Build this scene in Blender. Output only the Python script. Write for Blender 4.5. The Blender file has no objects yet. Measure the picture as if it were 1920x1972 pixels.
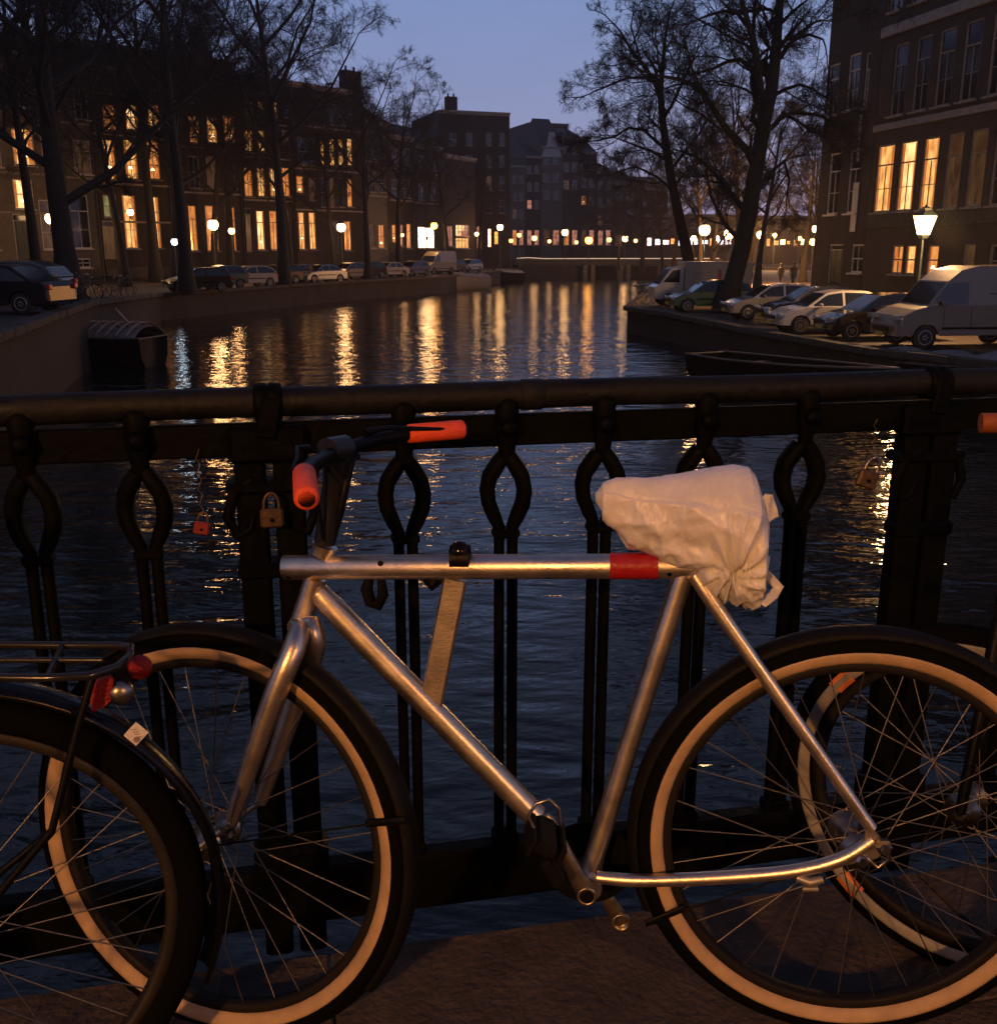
import bpy, math, random
from math import sin, cos, pi, radians, atan2, hypot, sqrt
from mathutils import Vector, Matrix, noise
V = Vector
S = bpy.context.scene
COL = S.collection
random.seed(7)

# ------------------------------------------------------------------ camera
CAMH, PITCH, FPX = 1.25, radians(14.55), 1950.0
cd = bpy.data.cameras.new("camera"); cam = bpy.data.objects.new("camera", cd); COL.objects.link(cam)
cam.location = (0, 0, CAMH); cam.rotation_euler = (pi / 2 - PITCH, 0, 0)
cd.sensor_fit = 'HORIZONTAL'; cd.sensor_width = 36.0; cd.lens = 36.0 * FPX / 1920.0
cd.clip_start = 0.05; cd.clip_end = 3000
S.camera = cam
# ------------------------------------------------------------------ sky at dusk, exposure
w = bpy.data.worlds.new("World"); S.world = w; w.use_nodes = True
nt = w.node_tree; nt.nodes.clear()
sky = nt.nodes.new('ShaderNodeTexSky'); sky.sky_type = 'NISHITA'; sky.sun_disc = False
sky.sun_elevation = radians(-3.0); sky.sun_rotation = radians(25); sky.altitude = 0
sky.air_density = 1.2; sky.dust_density = 1.5; sky.ozone_density = 2.0
tcn = nt.nodes.new('ShaderNodeTexCoord'); sep = nt.nodes.new('ShaderNodeSeparateXYZ')
rmp = nt.nodes.new('ShaderNodeValToRGB')
e = rmp.color_ramp.elements
e[0].position = 0.0; e[0].color = (0.195, 0.180, 0.300, 1)
e[1].position = 1.0; e[1].color = (0.014, 0.024, 0.075, 1)
for p_, c_ in ((0.08, (0.168, 0.182, 0.325, 1)), (0.22, (0.116, 0.160, 0.305, 1)), (0.40, (0.094, 0.114, 0.190, 1)), (0.65, (0.054, 0.066, 0.112, 1))):
    q = e.new(p_); q.color = c_
mpn = nt.nodes.new('ShaderNodeMapping'); mpn.inputs['Scale'].default_value = (1.2, 1.2, 3.5)
cln = nt.nodes.new('ShaderNodeTexNoise'); cln.inputs['Scale'].default_value = 1.7; cln.inputs['Detail'].default_value = 5
clr = nt.nodes.new('ShaderNodeMapRange'); clr.inputs[1].default_value = 0.3; clr.inputs[2].default_value = 0.7
clr.inputs[3].default_value = 0.84; clr.inputs[4].default_value = 1.12
vmul = nt.nodes.new('ShaderNodeVectorMath'); vmul.operation = 'SCALE'
vadd = nt.nodes.new('ShaderNodeVectorMath'); vadd.operation = 'MULTIPLY_ADD'
bg = nt.nodes.new('ShaderNodeBackground'); wo = nt.nodes.new('ShaderNodeOutputWorld')
L = nt.links.new
L(tcn.outputs['Generated'], sep.inputs[0]); L(sep.outputs['Z'], rmp.inputs[0])
L(tcn.outputs['Generated'], mpn.inputs[0]); L(mpn.outputs[0], cln.inputs['Vector'])
L(cln.outputs[0], clr.inputs[0]); L(rmp.outputs[0], vmul.inputs[0]); L(clr.outputs[0], vmul.inputs['Scale'])
L(sky.outputs[0], vadd.inputs[0]); vadd.inputs[1].default_value = (0.25, 0.25, 0.25); L(vmul.outputs[0], vadd.inputs[2])
L(vadd.outputs[0], bg.inputs[0]); L(bg.outputs[0], wo.inputs[0])
bg.inputs[1].default_value = 1.55
S.view_settings.view_transform = 'Standard'; S.view_settings.look = 'None'
S.view_settings.exposure = 0.0; S.view_settings.gamma = 1.0; S.view_settings.use_curve_mapping = False
S.render.engine = 'CYCLES'
S.cycles.use_denoising = True
S.cycles.max_bounces = 6; S.cycles.diffuse_bounces = 2; S.cycles.glossy_bounces = 4
S.cycles.transmission_bounces = 4; S.cycles.transparent_max_bounces = 8
S.cycles.caustics_reflective = False; S.cycles.caustics_refractive = False
S.cycles.sample_clamp_indirect = 6.0

# ------------------------------------------------------------------ pixel -> place helpers (1920 px wide photograph)
def ray(px, py):
    u = (px - 960) / FPX; v = (986 - py) / FPX
    return V((u, cos(PITCH) + v * sin(PITCH), -sin(PITCH) + v * cos(PITCH)))
CAM = V((0, 0, CAMH))
def atY(px, py, Y):
    d = ray(px, py); return CAM + d * (Y / d.y)
def atZ(px, py, z):
    d = ray(px, py); return CAM + d * ((z - CAMH) / d.z)
def onplane(px, py, P, N):
    d = ray(px, py); return CAM + d * ((P - CAM).dot(N) / d.dot(N))

# ------------------------------------------------------------------ materials
MATS = {}
def mat(name, col=(0.5, 0.5, 0.5), rough=0.6, metal=0.0, spec=0.5, var=0.0, vscale=8.0, bump=0.0, bscale=40.0,
        emit=None, estr=0.0, coat=0.0, col2=None, stretch=None, trans=0.0, rvar=0.0):
    if name in MATS: return MATS[name]
    m = bpy.data.materials.new(name); m.use_nodes = True; MATS[name] = m
    t = m.node_tree; b = t.nodes['Principled BSDF']
    b.inputs['Base Color'].default_value = (*col, 1); b.inputs['Roughness'].default_value = rough
    b.inputs['Metallic'].default_value = metal; b.inputs['Specular IOR Level'].default_value = spec
    b.inputs['Coat Weight'].default_value = coat
    if emit: b.inputs['Emission Color'].default_value = (*emit, 1); b.inputs['Emission Strength'].default_value = estr
    tc = t.nodes.new('ShaderNodeTexCoord'); src = tc.outputs['Object']
    if stretch:
        mp = t.nodes.new('ShaderNodeMapping'); mp.inputs['Scale'].default_value = stretch
        t.links.new(src, mp.inputs[0]); src = mp.outputs[0]
    if var > 0 or col2:
        n = t.nodes.new('ShaderNodeTexNoise'); n.inputs['Scale'].default_value = vscale; n.inputs['Detail'].default_value = 6
        n.inputs['Roughness'].default_value = 0.65
        t.links.new(src, n.inputs['Vector'])
        r = t.nodes.new('ShaderNodeValToRGB'); c2 = col2 or tuple(c * (1 - var) for c in col)
        r.color_ramp.elements[0].position = 0.35; r.color_ramp.elements[0].color = (*c2, 1)
        r.color_ramp.elements[1].position = 0.65; r.color_ramp.elements[1].color = (*[min(1, c * (1 + var * .5)) for c in col], 1)
        t.links.new(n.outputs[0], r.inputs[0]); t.links.new(r.outputs[0], b.inputs['Base Color'])
        if rvar:
            mr = t.nodes.new('ShaderNodeMapRange'); mr.inputs[1].default_value = .3; mr.inputs[2].default_value = .7
            mr.inputs[3].default_value = rough - rvar; mr.inputs[4].default_value = rough + rvar
            t.links.new(n.outputs[0], mr.inputs[0]); t.links.new(mr.outputs[0], b.inputs['Roughness'])
    if bump > 0:
        n = t.nodes.new('ShaderNodeTexNoise'); n.inputs['Scale'].default_value = bscale; n.inputs['Detail'].default_value = 5
        t.links.new(src, n.inputs['Vector'])
        bp = t.nodes.new('ShaderNodeBump'); bp.inputs['Strength'].default_value = bump; bp.inputs['Distance'].default_value = 0.01
        t.links.new(n.outputs[0], bp.inputs['Height']); t.links.new(bp.outputs[0], b.inputs['Normal'])
    return m

def brickmat(name, c1, c2, mortar, scale=1.0):
    if name in MATS: return MATS[name]
    m = bpy.data.materials.new(name); m.use_nodes = True; MATS[name] = m
    t = m.node_tree; b = t.nodes['Principled BSDF']; b.inputs['Roughness'].default_value = 0.85
    tc = t.nodes.new('ShaderNodeTexCoord'); sp = t.nodes.new('ShaderNodeSeparateXYZ'); cb = t.nodes.new('ShaderNodeCombineXYZ')
    t.links.new(tc.outputs['Object'], sp.inputs[0])
    ad = t.nodes.new('ShaderNodeMath'); ad.operation = 'ADD'
    t.links.new(sp.outputs[0], ad.inputs[0]); t.links.new(sp.outputs[1], ad.inputs[1])
    t.links.new(ad.outputs[0], cb.inputs[0]); t.links.new(sp.outputs[2], cb.inputs[1])
    br = t.nodes.new('ShaderNodeTexBrick'); br.inputs['Scale'].default_value = scale
    br.inputs['Brick Width'].default_value = .22; br.inputs['Row Height'].default_value = .065; br.inputs['Mortar Size'].default_value = .008
    br.inputs['Color1'].default_value = (*c1, 1); br.inputs['Color2'].default_value = (*c2, 1); br.inputs['Mortar'].default_value = (*mortar, 1)
    t.links.new(cb.outputs[0], br.inputs['Vector'])
    n = t.nodes.new('ShaderNodeTexNoise'); n.inputs['Scale'].default_value = .7; n.inputs['Detail'].default_value = 6
    t.links.new(tc.outputs['Object'], n.inputs['Vector'])
    mr = t.nodes.new('ShaderNodeMapRange'); mr.inputs[1].default_value = .3; mr.inputs[2].default_value = .7; mr.inputs[3].default_value = .6; mr.inputs[4].default_value = 1.25
    t.links.new(n.outputs[0], mr.inputs[0])
    vm = t.nodes.new('ShaderNodeVectorMath'); vm.operation = 'SCALE'
    t.links.new(br.outputs[0], vm.inputs[0]); t.links.new(mr.outputs[0], vm.inputs['Scale']); t.links.new(vm.outputs[0], b.inputs['Base Color'])
    bp = t.nodes.new('ShaderNodeBump'); bp.inputs['Distance'].default_value = .01; bp.inputs['Strength'].default_value = .5
    t.links.new(br.outputs[1], bp.inputs['Height']); bp.invert = True; t.links.new(bp.outputs[0], b.inputs['Normal'])
    return m

def glowmat(name, col, strength, col2=None, scale=2.5, lo=0.25):
    """a lit window pane: the room behind it, uneven, with curtains and furniture as blurred light and dark"""
    if name in MATS: return MATS[name]
    m = bpy.data.materials.new(name); m.use_nodes = True; MATS[name] = m
    t = m.node_tree; b = t.nodes['Principled BSDF']
    b.inputs['Base Color'].default_value = (.02, .02, .02, 1); b.inputs['Roughness'].default_value = .12
    gm = t.nodes.new('ShaderNodeNewGeometry')
    mp = t.nodes.new('ShaderNodeMapping'); mp.inputs['Scale'].default_value = (.8, .8, .45)
    n = t.nodes.new('ShaderNodeTexNoise'); n.inputs['Scale'].default_value = scale; n.inputs['Detail'].default_value = 4
    t.links.new(gm.outputs['Position'], mp.inputs[0]); t.links.new(mp.outputs[0], n.inputs['Vector'])
    r = t.nodes.new('ShaderNodeValToRGB'); c2 = col2 or (col[0] * .55, col[1] * .3, col[2] * .2)
    r.color_ramp.elements[0].position = .30; r.color_ramp.elements[0].color = (c2[0] * lo * 2, c2[1] * lo * 2, c2[2] * lo * 2, 1)
    r.color_ramp.elements[1].position = .66; r.color_ramp.elements[1].color = (*col, 1)
    t.links.new(n.outputs[0], r.inputs[0]); t.links.new(r.outputs[0], b.inputs['Emission Color'])
    b.inputs['Emission Strength'].default_value = strength
    return m

# ------------------------------------------------------------------ mesh builder
class MB:
    def __init__(s): s.v = []; s.f = []; s.sm = []
    def add(s, vs, fs, smooth=False):
        o = len(s.v); s.v += [tuple(p) for p in vs]; s.f += [tuple(i + o for i in f) for f in fs]; s.sm += [smooth] * len(fs)
    def box(s, c, d, R=None):
        x, y, z = d[0] / 2, d[1] / 2, d[2] / 2
        vs = [V((a * x, b * y, g * z)) for a in (-1, 1) for b in (-1, 1) for g in (-1, 1)]
        if R is not None: vs = [R @ p for p in vs]
        s.add([p + V(c) for p in vs], [(0, 1, 3, 2), (4, 6, 7, 5), (0, 4, 5, 1), (2, 3, 7, 6), (0, 2, 6, 4), (1, 5, 7, 3)])
        return s
    def bbox(s, c, d, b=.01, R=None):
        """box with chamfered vertical and top edges"""
        x, y, z = d[0] / 2, d[1] / 2, d[2] / 2
        def ring(k, zz): return [V((px, py, zz)) for px, py in ((-x + k, -y + 0), (x - k, -y + 0), (x, -y + k), (x, y - k), (x - k, y), (-x + k, y), (-x, y - k), (-x, -y + k))]
        def ring2(k, i, zz): return [V((px, py, zz)) for px, py in ((-x + k, -y + i), (x - k, -y + i), (x - i, -y + k), (x - i, y - k), (x - k, y - i), (-x + k, y - i), (-x + i, y - k), (-x + i, -y + k))]
        rs = [ring2(b * 1.4, b, -z), ring(b, -z + b), ring(b, z - b), ring2(b * 1.4, b, z)]
        vs = [p for r in rs for p in r]
        if R is not None: vs = [R @ p for p in vs]
        fs = []
        for k in range(3):
            for i in range(8): j = (i + 1) % 8; fs.append((k * 8 + i, k * 8 + j, k * 8 + 8 + j, k * 8 + 8 + i))
        fs.append(tuple(range(7, -1, -1))); fs.append(tuple(range(24, 32)))
        s.add([p + V(c) for p in vs], fs); return s
    def tube(s, pts, r, n=8, cap=True, closed=False, flat=1.0, up=None, smooth=True):
        pts = [V(p) for p in pts]; m = len(pts)
        rr = r if isinstance(r, (list, tuple)) else [r] * m
        prev = None; vs = []
        for i, p in enumerate(pts):
            if closed: t = pts[(i + 1) % m] - pts[i - 1]
            else: t = pts[min(i + 1, m - 1)] - pts[max(i - 1, 0)]
            if t.length < 1e-9: t = V((0, 0, 1))
            t.normalize()
            if prev is None:
                a = V(up) if up is not None else (V((0, 0, 1)) if abs(t.z) < .9 else V((1, 0, 0)))
            else: a = prev
            a = a - t * a.dot(t)
            if a.length < 1e-6: a = V((1, 0, 0)) - t * t.x
            a.normalize(); b = t.cross(a); prev = a
            for k in range(n):
                th = 2 * pi * k / n
                vs.append(p + a * (cos(th) * rr[i]) + b * (sin(th) * rr[i] * flat))
        fs = []
        for i in range(m if closed else m - 1):
            for k in range(n):
                j = (k + 1) % n; i2 = (i + 1) % m
                fs.append((i * n + k, i * n + j, i2 * n + j, i2 * n + k))
        s.add(vs, fs, smooth)
        if cap and not closed:
            s.add(vs[:n], [tuple(range(n - 1, -1, -1))]); s.add(vs[-n:], [tuple(range(n))])
        return s
    def lathe(s, prof, n=16, M=None, smooth=True):
        """prof: list of (r, z) revolved about z, then moved by M"""
        vs = []
        for r, z in prof:
            for k in range(n): th = 2 * pi * k / n; vs.append(V((r * cos(th), r * sin(th), z)))
        if M is not None: vs = [M @ p for p in vs]
        fs = [(i * n + k, i * n + (k + 1) % n, (i + 1) * n + (k + 1) % n, (i + 1) * n + k) for i in range(len(prof) - 1) for k in range(n)]
        s.add(vs, fs, smooth)
        if prof[0][0] > 1e-4: s.add(vs[:n], [tuple(range(n - 1, -1, -1))])
        if prof[-1][0] > 1e-4: s.add(vs[-n:], [tuple(range(n))])
        return s
    def ring(s, C, A, B, N, prof, n=64):
        """torus-like sweep of closed profile (r, a): centre C, plane axes A,B, axis N"""
        m = len(prof); vs = []
        for k in range(n):
            th = 2 * pi * k / n; d = A * cos(th) + B * sin(th)
            for r, a in prof: vs.append(C + d * r + N * a)
        fs = [(k * m + i, k * m + (i + 1) % m, ((k + 1) % n) * m + (i + 1) % m, ((k + 1) % n) * m + i) for k in range(n) for i in range(m)]
        s.add(vs, fs, True); return s
    def arc(s, C, A, B, N, prof, a0, a1, n=40):
        m = len(prof); vs = []
        for k in range(n + 1):
            th = a0 + (a1 - a0) * k / n; d = A * cos(th) + B * sin(th)
            for r, a in prof: vs.append(C + d * r + N * a)
        fs = [(k * m + i, k * m + (i + 1) % m, (k + 1) * m + (i + 1) % m, (k + 1) * m + i) for k in range(n) for i in range(m)]
        s.add(vs, fs, True); s.add(vs[:m], [tuple(range(m))]); s.add(vs[-m:], [tuple(range(m - 1, -1, -1))]); return s
    def prism(s, poly, a, b, M=None):
        """poly in (x,z), extruded from y=a to y=b"""
        n = len(poly); vs = [V((p[0], a, p[1])) for p in poly] + [V((p[0], b, p[1])) for p in poly]
        if M is not None: vs = [M @ p for p in vs]
        s.add(vs, [tuple(range(n)), tuple(range(2 * n - 1, n - 1, -1))] + [(i, (i + n), (i + 1) % n + n, (i + 1) % n) for i in range(n)])
        return s
    def mesh(s, name):
        me = bpy.data.meshes.new(name); me.from_pydata(s.v, [], s.f)
        me.polygons.foreach_set('use_smooth', s.sm); me.update(); return me
    def build(s, name, m=None, parent=None, **kw):
        me = s.mesh(name)
        if m is not None: me.materials.append(m)
        return place(name, me, parent, **kw)
def place(name, me, parent=None, loc=None, label=None, kind=None):
    o = bpy.data.objects.new(name, me); COL.objects.link(o)
    if parent is not None: o.parent = parent
    if loc is not None: o.location = loc
    if label: o['label'] = label
    if kind: o['kind'] = kind
    return o
def thing(name, label, cat, loc=(0, 0, 0), rz=0.0, group=None):
    o = bpy.data.objects.new(name, None); COL.objects.link(o); o.empty_display_size = .2
    o.location = loc; o.rotation_euler = (0, 0, rz); o['label'] = label; o['category'] = cat
    if group: o['group'] = group
    return o
def copy_thing(root, loc, rz, label, scale=None, group=None):
    r = root.copy(); COL.objects.link(r); r.location = loc; r.rotation_euler = (0, 0, rz); r['label'] = label
    if group: r['group'] = group
    if scale: r.scale = scale
    for ch in list(root.children):
        c = ch.copy(); COL.objects.link(c); c.parent = r
        for g in list(ch.children):
            d = g.copy(); COL.objects.link(d); d.parent = c
    return r
def structure(name, mb, m): return mb.build(name, m, None, kind='structure')

# shared materials
M_iron = mat('dark_green_iron_paint', (.0026, .0027, .0018), .6, 0, .06, var=.5, vscale=14, bump=.22, bscale=60, rvar=.10)
M_hand = mat('sky_sheen_handrail_paint', (.0060, .0064, .0064), .6, 0, .25, var=.6, vscale=9, bump=.35, bscale=45, rvar=.15)  # greyer and paler than the iron: sky sheen put into the colour
M_black = mat('black_paint', (.0035, .0035, .004), .45, 0, .12, bump=.1, bscale=90)
M_rubber = mat('black_rubber', (.0038, .0036, .0034), .85, 0, .02, bump=.2, bscale=160)
M_chrome = mat('worn_chrome', (.30, .28, .25), .33, 1.0, var=.3, vscale=30)
M_steel = mat('spoke_steel', (.20, .18, .16), .42, 1.0)
M_alu = mat('brushed_silver_aluminium', (.76, .67, .55), .36, 1.0, var=.12, vscale=22, bump=.06, bscale=220, rvar=.05)
M_strip = mat('cream_reflective_sidewall', (.47, .32, .18), .65, 0, .3, var=.2, vscale=16, bump=.1, bscale=120)
M_grey_strip = mat('grey_sidewall', (.26, .24, .21), .6, var=.2, vscale=16)
M_orange = mat('orange_foam_grip', (.85, .09, .025), .6, var=.12, vscale=60, bump=.25, bscale=220)
M_red = mat('red_tape', (.34, .010, .015), .35, bump=.2, bscale=80, coat=.3)
M_glass = mat('dark_window_glass', (.012, .014, .018), .08, 0, .6)
M_trim = mat('offwhite_window_paint', (.52, .50, .45), .6, var=.15, vscale=4)
M_trimd = mat('weathered_cream_paint', (.24, .21, .18), .7, var=.3, vscale=4)
M_stone = mat('grey_quay_stone', (.050, .044, .035), .85, var=.4, vscale=3, bump=.4, bscale=20)
M_bark = mat('tree_bark', (.022, .019, .015), .9, var=.4, vscale=6, bump=.8, bscale=18)
M_twig = mat('winter_twigs', (.020, .017, .014), .9)
# ================================================================== levels of the place
ZW, ZR = -2.85, -1.65            # water, right-hand quay
def zl(Y):                        # the left-hand quay ramps up to the bridge
    t = min(1, max(0, (Y - 37) / 24)); return -0.62 - 0.73 * t
EL = [(-6.8, 2.6), (-10.7, 21), (-14.7, 37), (-20, 61), (-13, 84), (-5.6, 100), (-1, 123), (3.0, 150)]
ER = [(17.6, 6.0), (12.9, 26), (10.9, 30), (9.5, 36.2), (7.9, 47), (6.5, 52), (13.2, 87), (19, 118), (29, 150)]
RY, RS = 1.82, 12.0               # bridge railing: depth in front of the camera, turn in degrees
# water with wind ripples ------------------------------------------------
def watermat():
    m = bpy.data.materials.new('canal_water'); m.use_nodes = True
    t = m.node_tree; b = t.nodes['Principled BSDF']
    b.inputs['Base Color'].default_value = (.010, .013, .012, 1); b.inputs['Roughness'].default_value = .04
    b.inputs['IOR'].default_value = 1.33; b.inputs['Specular IOR Level'].default_value = .5
    tc = t.nodes.new('ShaderNodeTexCoord'); prev = None
    for sc, st, rot, stz in ((.55, .85, .30, 1.9), (2.1, .62, -.25, 2.2), (6.5, .26, .5, 2.6)):
        mp = t.nodes.new('ShaderNodeMapping'); mp.inputs['Rotation'].default_value = (0, 0, rot)
        mp.inputs['Scale'].default_value = (1, stz, 1)
        n = t.nodes.new('ShaderNodeTexNoise'); n.inputs['Scale'].default_value = sc; n.inputs['Detail'].default_value = 3; n.inputs['Distortion'].default_value = .4
        t.links.new(tc.outputs['Object'], mp.inputs[0]); t.links.new(mp.outputs[0], n.inputs['Vector'])
        bp = t.nodes.new('ShaderNodeBump'); bp.inputs['Strength'].default_value = st; bp.inputs['Distance'].default_value = .11 / sc * .55
        t.links.new(n.outputs[0], bp.inputs['Height'])
        if prev: t.links.new(prev.outputs[0], bp.inputs['Normal'])
        prev = bp
    t.links.new(prev.outputs[0], b.inputs['Normal'])
    return m
mb = MB(); mb.add([(-500, -40, ZW), (500, -40, ZW), (500, 700, ZW), (-500, 700, ZW)], [(0, 1, 2, 3)])
structure('canal_water', mb, watermat())
M_road = mat('street_brick_paving', (.055, .042, .032), .8, var=.35, vscale=1.5, bump=.6, bscale=25)
M_asph = mat('bridge_pavement', (.060, .042, .028), .88, var=.45, vscale=7, bump=1.0, bscale=70)
# left street
mb = MB(); n = len(EL)
vs = [(x, y, zl(y)) for x, y in EL] + [(min(-62, x - 40), y - 6, zl(y)) for x, y in EL] + [(-400, y - 20, zl(y)) for x, y in EL]
fs = []
for i in range(n - 1): fs += [(i, i + 1, n + i + 1, n + i), (n + i, n + i + 1, 2 * n + i + 1, 2 * n + i)]
mb.add(vs, fs); structure('left_street', mb, M_road)
mb = MB(); n = len(ER)
vs = [(x, y, ZR) for x, y in ER] + [(450, y, ZR) for x, y in ER]
mb.add(vs, [(i, i + n, i + n + 1, i + 1) for i in range(n - 1)]); structure('right_street', mb, M_road)
mb = MB(); mb.add([(-900, 158, -1.2), (900, 158, -1.2), (900, 1500, -1.2), (-900, 1500, -1.2)], [(0, 1, 2, 3)])
mb.add([(-900, 158, -4), (900, 158, -4), (900, 158, -1.2), (-900, 158, -1.2)], [(0, 1, 2, 3)])
structure('far_ground', mb, M_road)
# quay walls with coping stones
M_quay = brickmat('old_quay_brick', (.030, .022, .015), (.022, .018, .013), (.02, .018, .015))
def quay(name, E, zf, side, nst):
    mb = MB(); n = len(E)
    for i in range(n - 1):
        (x0, y0), (x1, y1) = E[i], E[i + 1]
        mb.add([(x0, y0, ZW - 1.5), (x1, y1, ZW - 1.5), (x1, y1, zf(y1) - .002), (x0, y0, zf(y0) - .002)], [(0, 1, 2, 3)])
    w_ = structure(name, mb, M_quay)
    # coping stones, one by one, along the nearer part of the wall
    base = MB(); base.bbox((0, 0, 0), (1.18, .46, .2), .015); me = base.mesh('coping_stone'); me.materials.append(M_stone)
    cnt = 0
    for i in range(n - 1):
        a, b = V((*E[i], zf(E[i][1]))), V((*E[i + 1], zf(E[i + 1][1]))); Ld = (b - a).length; k = int(Ld / 1.2)
        d = (b - a).normalized(); ang = atan2(d.y, d.x)
        for j in range(k):
            if cnt >= nst: break
            p = a + d * (Ld * (j + .5) / k)
            o = place('coping_stone', me, w_)
            o.location = p + V((random.uniform(-.015, .015), random.uniform(-.015, .015), .015 + random.uniform(-.008, .008)))
            o.rotation_euler = (0, 0, ang + random.uniform(-.008, .008)); o.scale = (Ld / k / 1.2, 1, 1); cnt += 1
quay('left_quay_wall', EL, zl, 1, 110)
quay('right_quay_wall', ER, lambda y: ZR, -1, 70)

# ================================================================== the bridge we stand on
dirR = V((cos(radians(RS)), sin(radians(RS)), 0)); nrmR = V((sin(radians(RS)), -cos(radians(RS)), 0))   # along, towards camera
def rl(s, n, z): return V((0, RY, 0)) + dirR * s + nrmR * n + V((0, 0, z))
EDGE = .155                        # deck edge lies this far on our side of the railing
mb = MB()
vs = [rl(-9, EDGE + .36, 0), rl(18, EDGE + .36, 0), rl(18, 13, 0), rl(-9, 13, 0), rl(-9, EDGE + .36, -.6), rl(18, EDGE + .36, -.6), rl(18, 13, -.6), rl(-9, 13, -.6)]
mb.add(vs, [(3, 2, 1, 0), (0, 1, 5, 4), (1, 2, 6, 5), (2, 3, 7, 6), (3, 0, 4, 7), (4, 5, 6, 7)])
deck = structure('bridge_deck', mb, M_asph)
mb = MB(); mb.add([rl(-9, EDGE + .02, -.16), rl(18, EDGE + .02, -.16), rl(18, EDGE + .36, -.16), rl(-9, EDGE + .36, -.16),
                   rl(-9, EDGE + .02, -.7), rl(18, EDGE + .02, -.7), rl(18, EDGE + .36, -.7), rl(-9, EDGE + .36, -.7)],
                  [(3, 2, 1, 0), (0, 1, 5, 4), (4, 5, 6, 7), (1, 2, 6, 5), (3, 0, 4, 7)])
structure('bridge_girder', mb, M_stone)
M_kerb = mat('edge_slab_stone', (.062, .043, .029), .88, var=.45, vscale=9, bump=.9, bscale=60)
base = MB(); base.bbox((0, 0, -.075), (1.196, .352, .15), .004); me = base.mesh('edge_slab'); me.materials.append(M_kerb)
for i in range(-6, 13):
    o = place('edge_slab', me, deck); o.location = rl(i * 1.2 + .25, EDGE + .18, random.uniform(0, .0025)); o.rotation_euler = (random.uniform(-.004, .004), 0, radians(RS))

# ------------------------------------------------------------------ railing
rail = thing('bridge_railing', 'dark green cast-iron bridge railing with twisted loop balusters behind the silver bicycle', 'railing', (0, RY, 0), radians(RS))
def s_of(px, z=.93):
    P = onplane(px, 860, V((0, RY, 0)), nrmR); return (P - V((0, RY, 0))).dot(dirR)
mb = MB(); pts = []; 
for i in range(120):
    s = -7 + i * .14; pts.append(V((s, 0, .995 + .0012 * sin(s * 9) + .001 * sin(s * 23))))
mb.tube(pts, .0262, 14); mb.build('handrail', M_hand, rail)
mb = MB(); mb.bbox((0, .0, .932), (14, .018, .058), .003); mb.build('mid_rail', M_iron, rail)
mb = MB(); mb.bbox((0, .0, .028), (14, .045, .122), .006); mb.build('bottom_rail', M_iron, rail)
bal = MB()
bal.lathe([(.001, .034), (.010, .033), (.019, .026), (.023, .012), (.021, -.004), (.021, -.03)], 12, Matrix.Translation((0, -.012, .962)))
bal.lathe([(.017, 0), (.017, .006), (.013, .013), (.004, .016)], 10, Matrix.Translation((0, -.028, .940)) @ Matrix.Rotation(pi / 2, 4, 'X'))
bal.tube([(0, -.012, .972), (0, -.013, .93), (0, -.012, .90), (0, -.008, .878)], [.019, .021, .016, .0145], 8, flat=.8)
for sg in (-1, 1):
    P = [(sg * .006, -.004, .884), (sg * .017, -.004 - .004 * sg, .866), (sg * .029, -.006 * sg, .845), (sg * .0335, -.008 * sg, .82), (sg * .031, -.006 * sg, .795), (sg * .021, 0, .768), (sg * .013, 0, .75), (sg * .0125, 0, .72), (sg * .0128, 0, .4), (sg * .0128, 0, .06)]
    bal.tube(P, [.0135, .0155, .0155, .015, .0145, .0135, .0115, .0102, .0102, .0102], 8, flat=1.4, up=(1, 0, 0))
bal.bbox((0, 0, .738), (.05, .034, .018), .004); bal.bbox((0, 0, .10), (.052, .04, .024), .004)
bme = bal.mesh('baluster'); bme.materials.append(M_iron)
for X in (-2.31, -2.1, -1.9, -1.31, -1.13, -.955, -.785, -.609, -.1705, .0133, .1921, .3886, .5914, 1.09, 1.28, 1.47, 1.66, 1.86):
    o = place('baluster', bme, rail); o.location = (X / cos(radians(RS)), 0, 0); o.rotation_euler = (0, 0, random.uniform(-.05, .05))
pm = MB()
pm.bbox((0, -.004, .925), (.135, .05, .066), .008)
for sg in (-1, 1):
    pm.bbox((sg * .0325, 0, .40), (.053, .048, .99), .006)
    pm.tube([(sg * .03, -.02, .865), (sg * .062, -.022, .84), (sg * .075, -.02, .80), (sg * .06, -.02, .765), (sg * .036, -.02, .775), (sg * .03, -.02, .80)], [.009, .010, .010, .009, .008, .006], 8)
pm.bbox((0, -.004, .85), (.15, .056, .022), .006); pm.bbox((0, -.004, .70), (.128, .056, .03), .006); pm.bbox((0, -.002, .10), (.14, .07, .09), .01)
pm.lathe([(.0275, -.024), (.033, -.022), (.034, -.004), (.030, 0), (.034, .004), (.033, .022), (.0275, .024)], 16, Matrix.Translation((.004, 0, .995)) @ Matrix.Rotation(pi / 2, 4, 'Y'))
pm.bbox((.004, -.030, .972), (.034, .012, .070), .003, Matrix.Rotation(.18, 3, 'Y'))
pme = pm.mesh('railing_post'); pme.materials.append(M_iron)
for X in (-2.88, -1.64, -.401, .858, 2.1):
    o = place('railing_post', pme, rail); o.location = (X / cos(radians(RS)), 0, 0)
mb = MB(); sj = .955 * 0
sj = s_of(1022); mb.lathe([(.0268, -.02), (.0285, -.018), (.0285, .018), (.0268, .02)], 14, Matrix.Translation((sj, 0, .995)) @ Matrix.Rotation(pi / 2, 4, 'Y')); mb.build('rail_sleeve', M_hand, rail)

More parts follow.
